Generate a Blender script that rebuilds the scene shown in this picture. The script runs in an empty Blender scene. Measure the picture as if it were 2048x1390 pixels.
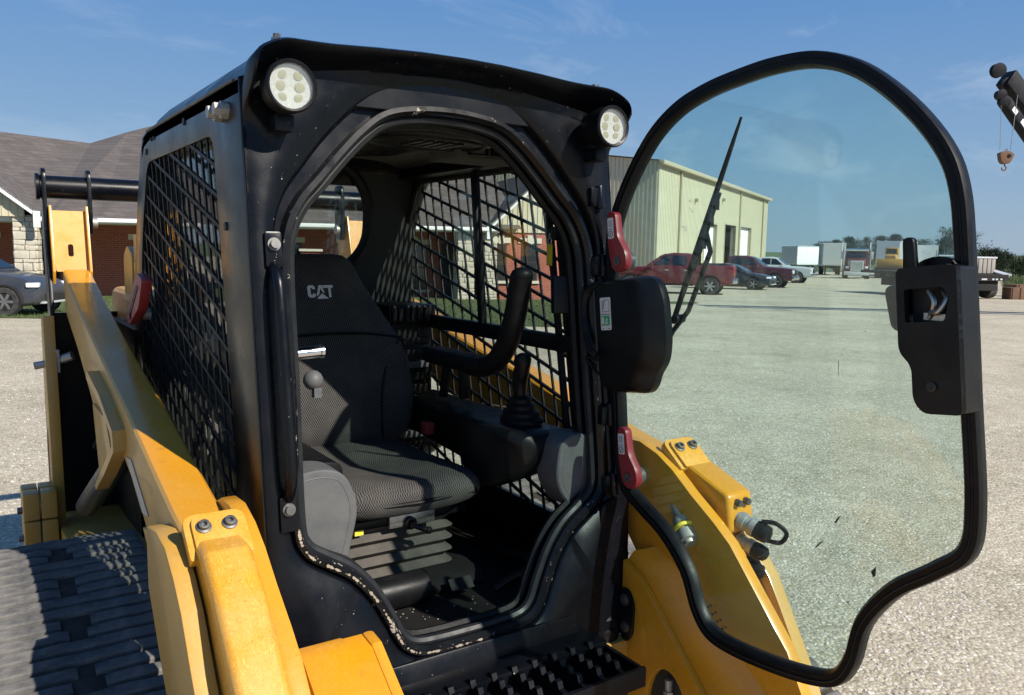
import bpy, bmesh, math, random
import numpy as np
from mathutils import Vector, Matrix
random.seed(7); rng = np.random.default_rng(7)
S = bpy.context.scene
COL = S.collection
R = math.radians

# ------------------------------------------------------------------ camera, sky, sun, exposure
cam = bpy.data.cameras.new('camera'); camo = bpy.data.objects.new('camera', cam); COL.objects.link(camo)
cam.sensor_width = 36.0; cam.lens = 28.67; cam.clip_start = 0.05; cam.clip_end = 3000
right = Vector((0.83269, -0.55350, 0.01618)); up = Vector((0.05306, 0.10884, 0.99264)); fwd = Vector((0.55119, 0.82571, -0.12000))
mm = Matrix((right, up, -fwd)).transposed().to_4x4(); mm.translation = Vector((-0.9906, -1.6677, 1.61))
camo.matrix_world = mm
S.camera = camo
S.view_settings.view_transform = 'Standard'; S.view_settings.look = 'None'
S.view_settings.exposure = 0.50; S.view_settings.gamma = 1.0
SUN_EL, SUN_AZ = 38.0, 158.5          # azimuth clockwise from +Y
W = bpy.data.worlds.new('World'); S.world = W; W.use_nodes = True
wn = W.node_tree.nodes; wl = W.node_tree.links; wn.clear()
wo = wn.new('ShaderNodeOutputWorld'); bg = wn.new('ShaderNodeBackground'); sky = wn.new('ShaderNodeTexSky')
sky.sky_type = 'NISHITA'; sky.sun_disc = False
sky.sun_elevation = R(SUN_EL); sky.sun_rotation = R(SUN_AZ)
sky.air_density = 1.0; sky.dust_density = 0.45; sky.ozone_density = 3.2; sky.altitude = 200
bg.inputs['Strength'].default_value = 0.067
# thin cirrus in the sky dome
tc = wn.new('ShaderNodeTexCoord'); mp = wn.new('ShaderNodeMapping'); mp.inputs['Rotation'].default_value = (0, 0, R(-38)); mp.inputs['Scale'].default_value = (1.1, 5.0, 9.0); mp.inputs['Location'].default_value = (3.1, 1.7, .4)
nz = wn.new('ShaderNodeTexNoise'); nz.inputs['Scale'].default_value = 1.7; nz.inputs['Detail'].default_value = 9; nz.inputs['Roughness'].default_value = 0.62; nz.inputs['Distortion'].default_value = 0.5
cr = wn.new('ShaderNodeValToRGB'); cr.color_ramp.elements[0].position = 0.52; cr.color_ramp.elements[1].position = 0.85
cr.color_ramp.elements[1].color = (0.30, 0.30, 0.30, 1)
mixc = wn.new('ShaderNodeMixRGB'); mixc.inputs['Color2'].default_value = (9.5, 10.0, 10.6, 1)
hs = wn.new('ShaderNodeHueSaturation'); hs.inputs['Saturation'].default_value = 1.0; hs.inputs['Value'].default_value = 1.0
wl.new(tc.outputs['Generated'], mp.inputs['Vector']); wl.new(mp.outputs[0], nz.inputs['Vector']); wl.new(nz.outputs['Fac'], cr.inputs[0])
wl.new(cr.outputs[0], mixc.inputs['Fac']); 
sx_ = wn.new('ShaderNodeSeparateXYZ'); wl.new(tc.outputs['Generated'], sx_.inputs[0])
gr_ = wn.new('ShaderNodeValToRGB'); ge = gr_.color_ramp.elements          # clear summer sky, paler towards the horizon
for i in range(3): ge.new(.5)
for e_, (p_, c_) in zip(ge, [(0.0, (.355, .475, .62)), (.10, (.26, .425, .645)), (.30, (.112, .295, .64)), (.55, (.066, .218, .565)), (1.0, (.04, .16, .44))]): e_.position = p_; e_.color = (*c_, 1)
wl.new(sx_.outputs[2], gr_.inputs[0])
gs = wn.new('ShaderNodeMixRGB'); gs.blend_type = 'MULTIPLY'; gs.inputs[0].default_value = 1; gs.inputs[2].default_value = (10.2, 10.2, 10.2, 1); wl.new(gr_.outputs[0], gs.inputs[1])
sm_ = wn.new('ShaderNodeMixRGB'); sm_.inputs[0].default_value = .85; wl.new(sky.outputs[0], sm_.inputs[1]); wl.new(gs.outputs[0], sm_.inputs[2])
wl.new(sm_.outputs[0], hs.inputs['Color']); wl.new(hs.outputs[0], mixc.inputs['Color1'])
wl.new(mixc.outputs[0], bg.inputs['Color']); wl.new(bg.outputs[0], wo.inputs['Surface'])
sl = bpy.data.lights.new('sun', 'SUN'); so = bpy.data.objects.new('sun', sl); COL.objects.link(so)
sl.energy = 5.0; sl.angle = R(0.53); sl.color = (1.0, 0.93, 0.83)
sdir = Vector((math.sin(R(SUN_AZ))*math.cos(R(SUN_EL)), math.cos(R(SUN_AZ))*math.cos(R(SUN_EL)), math.sin(R(SUN_EL))))
so.rotation_euler = sdir.to_track_quat('Z', 'Y').to_euler(); so.location = sdir*50

GZ = -0.03                              # ground level under the loader

# ------------------------------------------------------------------ helpers
class MB:
    def __init__(s): s.v = []; s.f = []; s.m = []; s.cm = 0
    def add(s, vs, fs):
        b = len(s.v); s.v += [tuple(v) for v in vs]
        for f in fs: s.f.append(tuple(b+i for i in f)); s.m.append(s.cm)
        return s
    def box(s, c, size, rot=None):
        hx, hy, hz = size[0]/2, size[1]/2, size[2]/2
        P = [Vector((x, y, z)) for z in (-hz, hz) for y in (-hy, hy) for x in (-hx, hx)]
        if rot is not None:
            M = rot if isinstance(rot, Matrix) else Matrix.Rotation(rot[0], 3, 'X') if False else euler(rot)
            P = [M @ p for p in P]
        c = Vector(c)
        return s.add([p+c for p in P], [(0,2,3,1),(4,5,7,6),(0,1,5,4),(2,6,7,3),(0,4,6,2),(1,3,7,5)])
    def bb(s, x0, x1, y0, y1, z0, z1): return s.box(((x0+x1)/2, (y0+y1)/2, (z0+z1)/2), (abs(x1-x0), abs(y1-y0), abs(z1-z0)))
    def cyl(s, p0, p1, r0, r1=None, n=16, caps=True):
        r1 = r0 if r1 is None else r1
        return s.loft([circ(p0, Vector(p1)-Vector(p0), r0, n), circ(p1, Vector(p1)-Vector(p0), r1, n)], caps=caps)
    def loft(s, rings, caps=True, closed=True, wrap=False):
        n = len(rings[0]); vs = [p for r in rings for p in r]; fs = []
        K = len(rings)
        for k in range(K if wrap else K-1):
            for i in range(n if closed else n-1):
                a = k*n+i; b = k*n+(i+1) % n; k2 = (k+1) % K
                fs.append((a, b, k2*n+(i+1) % n, k2*n+i))
        if caps and not wrap: fs.append(tuple(range(n-1, -1, -1))); fs.append(tuple((K-1)*n+i for i in range(n)))
        return s.add(vs, fs)
    def tube(s, path, r, n=10, closed=False, sq=None):
        P = [Vector(p) for p in path]; rings = []; K = len(P); prev = None
        for i in range(K):
            if closed: t = P[(i+1) % K]-P[i-1]
            else: t = P[min(i+1, K-1)]-P[max(i-1, 0)]
            t.normalize()
            if prev is None:
                ref = Vector((0, 0, 1)) if abs(t.z) < .9 else Vector((1, 0, 0)); a = t.cross(ref).normalized()
            else: a = (prev-t*prev.dot(t)).normalized()
            prev = a; b = t.cross(a)
            rr = r[i] if isinstance(r, (list, tuple)) else r
            rings.append([P[i]+a*rr*math.cos(2*math.pi*j/n)+b*rr*math.sin(2*math.pi*j/n) for j in range(n)])
        return s.loft(rings, caps=not closed, wrap=closed)
    def prism(s, poly, fn, d0, d1):
        n = len(poly); 
        return s.loft([[fn(u, v, d0) for u, v in poly], [fn(u, v, d1) for u, v in poly]])
    def lathe(s, prof, p0, axis, n=20, caps=True):
        ax = Vector(axis).normalized(); p0 = Vector(p0)
        return s.loft([circ(p0+ax*h, ax, max(r, 1e-4), n) for r, h in prof], caps=caps)
    def sphere(s, c, r, n=12, k=7, sc=(1, 1, 1)):
        c = Vector(c); rings = []
        for i in range(k):
            th = math.pi*(i+.02)/(k-1+.04)
            rings.append([c+Vector((r*sc[0]*math.sin(th)*math.cos(2*math.pi*j/n), r*sc[1]*math.sin(th)*math.sin(2*math.pi*j/n), r*sc[2]*math.cos(th))) for j in range(n)])
        return s.loft(rings)
    def build(s, name, mat, parent=None, smooth=35, bevel=0, seg=2, inv=True):
        me = bpy.data.meshes.new(name); me.from_pydata([tuple(v) for v in s.v], [], s.f)
        mats = mat if isinstance(mat, (list, tuple)) else [mat]
        for m in mats: me.materials.append(MAT[m] if isinstance(m, str) else m)
        if len(mats) > 1: me.polygons.foreach_set('material_index', s.m)
        bm = bmesh.new(); bm.from_mesh(me); bmesh.ops.recalc_face_normals(bm, faces=bm.faces)
        if bevel:
            bmesh.ops.remove_doubles(bm, verts=bm.verts, dist=1e-5)
            es = [e for e in bm.edges if len(e.link_faces) == 2 and e.calc_face_angle(0) > R(28)]
            bmesh.ops.bevel(bm, geom=es, offset=bevel, offset_type='OFFSET', segments=seg, profile=.6, affect='EDGES', clamp_overlap=True)
        bm.to_mesh(me); bm.free()
        if smooth:
            me.polygons.foreach_set('use_smooth', [True]*len(me.polygons)); me.set_sharp_from_angle(angle=R(smooth))
        o = bpy.data.objects.new(name, me); COL.objects.link(o)
        if parent is not None:
            o.parent = parent
            if parent.type == 'EMPTY' and parent.get('_w'): o.matrix_parent_inverse = Matrix.Translation(-parent.location)
        return o
def euler(r):
    from mathutils import Euler
    return Euler(r).to_matrix()
def circ(c, ax, r, n):
    c = Vector(c); t = Vector(ax).normalized(); ref = Vector((0, 0, 1)) if abs(t.z) < .9 else Vector((1, 0, 0))
    a = t.cross(ref).normalized(); b = t.cross(a)
    return [c+a*r*math.cos(2*math.pi*j/n)+b*r*math.sin(2*math.pi*j/n) for j in range(n)]
def tag(o, label, cat, group=None, kind=None):
    if label: o['label'] = label
    if cat: o['category'] = cat
    if group: o['group'] = group
    if kind: o['kind'] = kind
    return o
def struct(o): o['kind'] = 'structure'; return o
def thing(name, label, cat, loc=(0, 0, 0), rotz=0, group=None, world=True):
    o = bpy.data.objects.new(name, None); COL.objects.link(o); o.location = loc; o.rotation_euler = (0, 0, rotz); o.empty_display_size = .2
    if world and rotz == 0: o['_w'] = 1
    return tag(o, label, cat, group)
def dup(root, loc, rotz, label=None, group=None):
    r = root.copy(); COL.objects.link(r); r.location = loc; r.rotation_euler = (0, 0, rotz)
    if label: r['label'] = label
    if group: r['group'] = group
    for ch in list(root.children):
        c = ch.copy(); COL.objects.link(c); c.parent = r
        for g in ch.children:
            d = g.copy(); COL.objects.link(d); d.parent = c
    return r
def spline(pts, n, closed=False):
    P = [np.array(p, float) for p in pts]; K = len(P); out = []
    segs = K if closed else K-1
    for i in range(segs):
        p0 = P[i-1] if (closed or i > 0) else P[0]*2-P[1]; p1 = P[i]; p2 = P[(i+1) % K]
        p3 = P[(i+2) % K] if (closed or i+2 < K) else P[-1]*2-P[-2]
        for j in range(n):
            t = j/n
            out.append(tuple(.5*((2*p1)+(-p0+p2)*t+(2*p0-5*p1+4*p2-p3)*t*t+(-p0+3*p1-3*p2+p3)*t**3)))
    if not closed: out.append(tuple(P[-1]))
    return out
def rpoly(pts, r, n=5):
    out = []; K = len(pts)
    for i in range(K):
        a, b, c = (Vector((*pts[i-1], 0)), Vector((*pts[i], 0)), Vector((*pts[(i+1) % K], 0)))
        rr = r[i] if isinstance(r, (list, tuple)) else r
        d1 = (a-b); d2 = (c-b); L = min(rr, d1.length*.49, d2.length*.49); d1.normalize(); d2.normalize()
        p1 = b+d1*L; p2 = b+d2*L
        for j in range(n+1):
            t = j/n; q = p1*(1-t)**2+b*2*t*(1-t)+p2*t*t; out.append((q.x, q.y))
    return out
def offset(poly, d):
    P = np.array(poly); n = len(P); A = 0.5*np.sum(P[:, 0]*np.roll(P[:, 1], -1)-np.roll(P[:, 0], -1)*P[:, 1])
    t = np.roll(P, -1, 0)-np.roll(P, 1, 0); t /= np.linalg.norm(t, axis=1)[:, None]+1e-12
    nr = np.stack([t[:, 1], -t[:, 0]], 1)*(1 if A > 0 else -1)
    dd = np.array(d)[:, None] if hasattr(d, '__len__') else d
    return [tuple(p) for p in P+nr*dd]
def cast(poly, c, ang):
    dx, dy = math.cos(ang), math.sin(ang); best = None; n = len(poly)
    for i in range(n):
        x1, y1 = poly[i][0]-c[0], poly[i][1]-c[1]; x2, y2 = poly[(i+1) % n][0]-c[0], poly[(i+1) % n][1]-c[1]
        ex, ey = x2-x1, y2-y1; den = dx*ey-dy*ex
        if abs(den) < 1e-12: continue
        t = (x1*ey-y1*ex)/den; u = (x1*dy-y1*dx)/den
        if t > 0 and -1e-6 <= u <= 1+1e-6 and (best is None or t > best): best = t
    return (c[0]+dx*(best or 0), c[1]+dy*(best or 0))
def angles(polys, c, n):
    a = [2*math.pi*i/n for i in range(n)]
    for p in polys:
        for q in p: a.append(math.atan2(q[1]-c[1], q[0]-c[0]) % (2*math.pi))
    a = sorted(a); out = [a[0]]
    for x in a[1:]:
        if x-out[-1] > 1e-4: out.append(x)
    return out
def plate_hole(mb, outer, hole, fn, d0, d1, c=None, n=48):
    c = c or (sum(p[0] for p in hole)/len(hole), sum(p[1] for p in hole)/len(hole))
    an = angles([outer, hole], c, n)
    O = [cast(outer, c, a) for a in an]; H = [cast(hole, c, a) for a in an]
    rings = [[fn(*p, d0) for p in O], [fn(*p, d0) for p in H], [fn(*p, d1) for p in H], [fn(*p, d1) for p in O]]
    return mb.loft(rings, wrap=True)

# ------------------------------------------------------------------ materials
MAT = {}
def nodes(name):
    m = bpy.data.materials.new(name); m.use_nodes = True; MAT[name] = m
    nt = m.node_tree; b = nt.nodes['Principled BSDF']
    return m, nt, b
def N(nt, t, **k):
    n = nt.nodes.new(t)
    for a, v in k.items():
        if a in n.inputs: n.inputs[a].default_value = v
        else: setattr(n, a, v)
    return n
def coords(nt, scale=None, rot=None):
    t = N(nt, 'ShaderNodeTexCoord'); out = t.outputs['Object']
    if scale is not None:
        m = N(nt, 'ShaderNodeMapping'); m.inputs['Scale'].default_value = scale
        if rot: m.inputs['Rotation'].default_value = rot
        nt.links.new(out, m.inputs[0]); out = m.outputs[0]
    return out
def noise(nt, vec, scale, detail=6, rough=.6, dist=0):
    n = N(nt, 'ShaderNodeTexNoise', Scale=scale, Detail=detail, Roughness=rough, Distortion=dist); nt.links.new(vec, n.inputs['Vector']); return n.outputs['Fac']
def ramp(nt, src, stops, interp='LINEAR'):
    r = N(nt, 'ShaderNodeValToRGB'); r.color_ramp.interpolation = interp; e = r.color_ramp.elements
    while len(e) < len(stops): e.new(.5)
    for i, (p, c) in enumerate(stops): e[i].position = p; e[i].color = (*c, 1) if hasattr(c, '__len__') else (c, c, c, 1)
    nt.links.new(src, r.inputs[0]); return r.outputs[0]
def mix(nt, fac, a, b, mode='MIX'):
    m = N(nt, 'ShaderNodeMixRGB', blend_type=mode)
    for s, v in ((m.inputs[0], fac), (m.inputs[1], a), (m.inputs[2], b)):
        if hasattr(v, 'node'): nt.links.new(v, s)
        elif hasattr(v, '__len__'): s.default_value = (*v, 1)
        else: s.default_value = v
    return m.outputs[0]
def bump(nt, b, h, strength=.3, dist=.01):
    n = N(nt, 'ShaderNodeBump', Strength=strength, Distance=dist); nt.links.new(h, n.inputs['Height']); nt.links.new(n.outputs[0], b.inputs['Normal'])
def mat(name, col, rough=.5, metal=0, var=.25, vs=8, dust=0, dustcol=(.30, .27, .22), ds=6, chips=0, chipcol=(.45, .42, .37), cs=60, bmp=0, bs=80, spec=.5, coat=0, streak=None):
    m, nt, b = nodes(name); v = coords(nt)
    if streak: v = coords(nt, streak)
    c = mix(nt, noise(nt, v, vs), tuple(x*(1-var) for x in col), tuple(min(1, x*(1+var)) for x in col))
    r = None
    if dust:
        f = ramp(nt, noise(nt, v, ds, 9, .7), [(.38, 0), (.78, dust)])
        c = mix(nt, f, c, dustcol); r = f
    if chips:
        k = mix(nt, 1, ramp(nt, noise(nt, v, cs, 5, .65), [(chips, 0), (chips+.02, 1)]), ramp(nt, noise(nt, v, 5.5, 3), [(.50, 0), (.58, 1)]), 'MULTIPLY'); c = mix(nt, k, c, chipcol)
    nt.links.new(c, b.inputs['Base Color'])
    rr = ramp(nt, noise(nt, v, vs*2.3, 7), [(.3, max(0, rough-.09)), (.7, min(1, rough+.12))]); nt.links.new(rr, b.inputs['Roughness'])
    b.inputs['Metallic'].default_value = metal; b.inputs['Specular IOR Level'].default_value = spec; b.inputs['Coat Weight'].default_value = coat; b.inputs['Coat Roughness'].default_value = .15
    if bmp: bump(nt, b, noise(nt, v, bs, 6), bmp, .004)
    return m
def glass(name, tint, refl=1.0, dirt=.03, dirtcol=(.35, .36, .33), rough=.02, arc=None):
    m, nt, b = nodes(name); nt.nodes.remove(b); out = nt.nodes['Material Output']
    tr = N(nt, 'ShaderNodeBsdfTransparent'); tr.inputs[0].default_value = (*tint, 1)
    gl = N(nt, 'ShaderNodeBsdfGlossy', Roughness=rough); gl.inputs[0].default_value = (refl, refl, refl, 1)
    lw = N(nt, 'ShaderNodeLayerWeight', Blend=.5); pw = N(nt, 'ShaderNodeMath', operation='POWER'); pw.inputs[1].default_value = 5.0; nt.links.new(lw.outputs['Facing'], pw.inputs[0])
    fr = N(nt, 'ShaderNodeMath', operation='MULTIPLY_ADD'); fr.inputs[1].default_value = .95; fr.inputs[2].default_value = .04; nt.links.new(pw.outputs[0], fr.inputs[0]); ms = N(nt, 'ShaderNodeMixShader'); nt.links.new(fr.outputs[0], ms.inputs[0]); nt.links.new(tr.outputs[0], ms.inputs[1]); nt.links.new(gl.outputs[0], ms.inputs[2])
    df = N(nt, 'ShaderNodeBsdfDiffuse'); df.inputs[0].default_value = (*dirtcol, 1)
    v = coords(nt); f = ramp(nt, noise(nt, v, 5, 10, .75), [(.40, dirt*.25), (.75, dirt)])
    sp = ramp(nt, noise(nt, v, 140, 3, .5), [(.72, 0), (.76, .35)]); f2 = mix(nt, 1, f, sp, 'ADD')
    if arc:                                     # dust left outside the sweep of the wiper
        q = N(nt, 'ShaderNodeMapping'); q.inputs['Location'].default_value = (0, -arc[0], -arc[1]); q.inputs['Scale'].default_value = (0, 1, 1); nt.links.new(v, q.inputs[0])
        ln = N(nt, 'ShaderNodeVectorMath', operation='LENGTH'); nt.links.new(q.outputs[0], ln.inputs[0])
        sw = ramp(nt, ln.outputs['Value'], [(arc[2]-.012, 0), (arc[2]+.006, arc[3]), (1, arc[3])]); sw = mix(nt, 1, sw, ramp(nt, noise(nt, v, 7, 8, .7), [(.3, .35), (.7, 1)]), 'MULTIPLY'); f2 = mix(nt, 1, f2, sw, 'ADD')
    m2 = N(nt, 'ShaderNodeMixShader'); nt.links.new(f2, m2.inputs[0]); nt.links.new(ms.outputs[0], m2.inputs[1]); nt.links.new(df.outputs[0], m2.inputs[2])
    nt.links.new(m2.outputs[0], out.inputs['Surface']); return m

mat('black_paint', (.0020, .0028, .0052), .30, 0, .35, 5, dust=.010, dustcol=(.19, .18, .17), ds=9, spec=.26, chips=.685, cs=75, bmp=.04, bs=200)
mat('black_side', (.005, .0055, .007), .28, .0, .15, 3, dust=.04, dustcol=(.16, .15, .13), ds=7, spec=.33, bmp=.03, bs=200)
mat('worn_rim', (.004, .005, .007), .34, 0, .3, 9, dust=.03, dustcol=(.3, .26, .2), ds=16, spec=.3, chips=.625, chipcol=(.36, .33, .28), cs=44)
mat('rubber', (.0045, .005, .006), .5, 0, .3, 20, dust=.03, ds=30, spec=.2, bmp=.15, bs=120)
mat('door_seal', (.0035, .004, .005), .40, 0, .3, 12, dust=.025, dustcol=(.2, .19, .17), ds=14, spec=.2)
mat('opening_seal', (.010, .012, .015), .45, 0, .25, 14, dust=.04, spec=.3, ds=12)
mat('plastic_black', (.0038, .0042, .005), .38, 0, .3, 6, dust=.03, dustcol=(.25, .24, .22), ds=10, spec=.24, bmp=.12, bs=350)
mat('plastic_grey', (.085, .09, .095), .5, 0, .12, 10, dust=.2, ds=18, spec=.3, bmp=.06, bs=300)
mat('trim_dark', (.008, .008, .008), .7, 0, .3, 6, dust=.2, dustcol=(.05, .046, .04), ds=5, spec=.2, bmp=.1, bs=150)
mat('headliner', (.075, .072, .064), .85, 0, .15, 8, spec=.2, bmp=.1, bs=300)
def yellow(name, col, dust, dcol, rough=.34, ds=6, scr=.35, grime=.25):
    m, nt, b = nodes(name); v = coords(nt)
    c = mix(nt, noise(nt, v, 3.5, 6), tuple(x*.90 for x in col), tuple(x*1.06 for x in col))
    d = ramp(nt, noise(nt, v, ds, 10, .72, .4), [(.36, 0), (.74, dust)]); c = mix(nt, d, c, dcol)
    s1 = ramp(nt, noise(nt, coords(nt, (30, 6, 6), (.3, .5, .2)), 3.0, 3, .5, 2.5), [(.488, 0), (.497, scr), (.503, scr), (.512, 0)])
    s2 = ramp(nt, noise(nt, coords(nt, (7, 26, 30), (.9, .2, .7)), 3.0, 3, .5, 2.0), [(.490, 0), (.498, scr), (.502, scr), (.510, 0)])
    c = mix(nt, s1, c, tuple(min(1, x*1.35+.10) for x in col)); c = mix(nt, s2, c, tuple(x*.55 for x in col))
    g = ramp(nt, noise(nt, v, 13, 8, .7), [(.60, 0), (.72, grime)]); c = mix(nt, g, c, (.12, .085, .05))
    k = ramp(nt, noise(nt, v, 46, 4, .6), [(.735, 0), (.75, 1)]); c = mix(nt, k, c, (.035, .028, .025))
    nt.links.new(c, b.inputs['Base Color'])
    r0 = ramp(nt, noise(nt, v, 9, 8, .7), [(.3, rough-.10), (.7, rough+.18)]); nt.links.new(mix(nt, d, r0, (.75, .75, .75)), b.inputs['Roughness'])
    b.inputs['Coat Weight'].default_value = .25; b.inputs['Coat Roughness'].default_value = .12
    bump(nt, b, mix(nt, .5, noise(nt, v, 160, 4), d), .06, .002)
yellow('yellow', (.60, .262, .006), .26, (.46, .30, .10), .27, 6, .35, .42)
yellow('yellow_worn', (.62, .285, .012), .50, (.56, .38, .14), .28, 11, .9, .5)
yellow('yellow_dusty', (.52, .27, .025), .85, (.41, .29, .13), .5, 5, .3, .5)
mat('cylinder_grey', (.055, .056, .058), .4, .3, .2, 10, dust=.3, dustcol=(.12, .11, .10), ds=8)
mat('rear_trim', (.030, .033, .031), .75, 0, .2, 6, spec=.2, bmp=.1, bs=150)
mat('red', (.25, .012, .020), .42, 0, .15, 10, dust=.15, ds=12)
mat('steel', (.38, .38, .37), .35, .9, .2, 30, dust=.2, dustcol=(.2, .18, .15), ds=20)
mat('bolt_steel', (.16, .16, .16), .4, .8, .25, 60, dust=.3, ds=40)
mat('chrome', (.75, .75, .74), .12, 1.0, .05, 10)
mat('zinc_dirty', (.42, .41, .38), .5, .6, .3, 60, dust=.5, dustcol=(.25, .24, .22), ds=40)
mat('white_sticker', (.72, .73, .72), .5, 0, .06, 20, dust=.12, ds=20)
mat('green_sticker', (.03, .38, .10), .5, 0, .05, 20)
mat('ink', (.02, .02, .02), .6, 0, .1, 20)
mat('logo_grey', (.72, .73, .74), .6, 0, .08, 40)
mat('tag_yellow', (.42, .36, .012), .5, 0, .1, 20)
mat('tag_label', (.75, .62, .06), .5, 0, .1, 20)
mat('hose', (.005, .005, .006), .45, 0, .3, 20, dust=.06, ds=20, spec=.25)
mat('lens_led', (.34, .33, .20), .3, 0, .15, 60)
mat('lamp_white', (.55, .56, .54), .3, 0, .3, 160)
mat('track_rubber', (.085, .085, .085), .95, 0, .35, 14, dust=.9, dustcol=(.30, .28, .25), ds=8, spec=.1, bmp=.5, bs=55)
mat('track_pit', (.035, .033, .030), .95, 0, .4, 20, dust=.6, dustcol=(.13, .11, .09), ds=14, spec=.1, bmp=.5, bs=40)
glass('door_glass', (.87, .975, .955), .95, .05, (.46, .48, .43), arc=(-.158, 1.357, .61, .06))
glass('side_glass', (.88, .93, .91), .9, .05, (.22, .24, .23))
glass('rear_glass', (.80, .86, .84), .9, .05, (.22, .24, .23))
glass('lens_glass', (.95, .96, .95), .8, .12, (.6, .6, .58), .08)
# woven seat cloth
m, nt, b = nodes('seat_mesh'); v = coords(nt)
sp = N(nt, 'ShaderNodeSeparateXYZ'); nt.links.new(v, sp.inputs[0])
def mth(op, a, b_):
    q = N(nt, 'ShaderNodeMath', operation=op)
    for i, x in enumerate((a, b_)):
        if x is None: continue
        if hasattr(x, 'node'): nt.links.new(x, q.inputs[i])
        else: q.inputs[i].default_value = x
    return q.outputs[0]
tt = mth('MULTIPLY', mth('SUBTRACT', sp.outputs[2], mth('MULTIPLY', sp.outputs[1], .9)), .62)
wv = mth('MULTIPLY', mth('COSINE', mth('MULTIPLY', mth('ADD', sp.outputs[0], tt), 440.0), None), mth('COSINE', mth('MULTIPLY', mth('SUBTRACT', sp.outputs[0], tt), 440.0), None))
f = ramp(nt, mth('ABSOLUTE', wv, None), [(.12, 1), (.45, 0)])
c = mix(nt, f, (.003, .003, .0035), (.09, .086, .081))
c = mix(nt, ramp(nt, noise(nt, v, 7, 6), [(.45, 0), (.8, .18)]), c, (.25, .22, .17)); nt.links.new(c, b.inputs['Base Color']); b.inputs['Roughness'].default_value = .85; bump(nt, b, f, .5, .002)
# ------------------------------------------------------------------ the compact track loader
T7s, T7c = math.sin(R(7)), math.cos(R(7))
def FP(x, v, d=0): return Vector((x, .1+v*T7s-d*T7c, 1.9+v*T7c+d*T7s))       # cab front plane
def DP(s, v, d=0): return Vector((.46+d, .1+v*T7s-s*T7c, 1.9+v*T7c+s*T7s))    # open door plane, d>0 outside
def SX(x): return lambda y, z, d: Vector((x+d, y, z))
def SY(y0): return lambda x, z, d: Vector((x, y0+d, z))
def SZ(z0): return lambda x, y, d: Vector((x, y, z0+d))
def sm(t): t = max(0, min(1, t)); return t*t*(3-2*t)
def mirror(half): return half+[(-x, v) for x, v in half[::-1][1:-1]]
L = thing('track_loader', 'yellow and black compact track loader with its glass cab door swung open', 'track loader', (0, .6, GZ))

open_half = [(0, .027), (.09, .021), (.16, .004), (.215, -.035), (.27, -.09), (.325, -.152), (.37, -.203), (.398, -.262), (.409, -.345), (.411, -.60), (.415, -.88), (.402, -.948), (.36, -.982), (.30, -1.022), (.25, -1.08), (.212, -1.15), (.186, -1.203), (.15, -1.229), (.08, -1.236), (0, -1.237)]
OPEN = spline(mirror(open_half), 5, True)
outer = rpoly([(.496, .0), (.496, -1.345), (-.496, -1.345), (-.496, .0), (-.494, .085), (-.44, .118), (0, .150), (.44, .118), (.494, .085)], [.03, .02, .02, .03, .02, .03, .3, .03, .02], 4)
cen = (0, -.58); AN = angles([outer], cen, 260)
ring = lambda poly: [cast(poly, cen, a) for a in AN]
O = ring(outer); offA = [.034+.034*sm((v+.42)/.34) for x, v in OPEN]
A = ring(offset(OPEN, offA)); A2 = ring(offset(OPEN, [o-.012 for o in offA])); R5 = ring(offset(OPEN, .026)); R6 = ring(offset(OPEN, .020)); R7 = ring(offset(OPEN, .008)); I = ring(OPEN)
dO = [(.085+.025*sm((abs(x)-.3)/.2))*sm((v+.035)/.11) for x, v in O]
def lerp(P, Q, t): return [(p[0]*(1-t)+q[0]*t, p[1]*(1-t)+q[1]*t) for p, q in zip(P, Q)]
mb = MB()
r = [[FP(*p, d-.075) for p, d in zip(O, dO)], [FP(*p, d-.006) for p, d in zip(O, dO)], [FP(p[0]*.99, p[1]-.004*(p[1] > 0), d) for p, d in zip(O, dO)],
     [FP(x, v-.010*sm(d/.08), d*.96) for (x, v), d in zip(O, dO)], [FP(x, v-.022*sm(d/.08), d*.45) for (x, v), d in zip(lerp(O, A, .06), dO)], [FP(x, v-.020*sm(d/.08), d*.10+.003) for (x, v), d in zip(lerp(O, A, .14), dO)], [FP(*p, d*.0+.003) for p, d in zip(lerp(O, A, .6), dO)], [FP(*p, .0) for p in A], [FP(*p, -.006) for p in lerp(A, A2, .4)], [FP(*p, -.026) for p in A2], [FP(*p, -.028) for p in R5]]
mb.loft(r, caps=False); mb.cm = 1
mb.loft([[FP(*p, -.028) for p in R5], [FP(*p, -.004) for p in R6], [FP(*p, .0) for p in R7], [FP(*p, -.012) for p in I]], caps=False); mb.cm = 0
mb.loft([[FP(*p, -.012) for p in I], [FP(*p, -.10) for p in I]], caps=False)
cab = mb.build('cab_frame', ['black_paint', 'worn_rim'], L, smooth=50)
# rubber strip round the opening
mb = MB(); ip = offset(OPEN, -.004); mb.tube([FP(*p, -.035) for p in ip], .0125, 8, closed=True); mb.build('seal_strip', 'opening_seal', cab)
mb = MB(); mb.tube([FP(*p, -.072) for p in offset(OPEN, -.010)], .0115, 6, closed=True); mb.build('seal_strip', 'rubber', cab)
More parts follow.
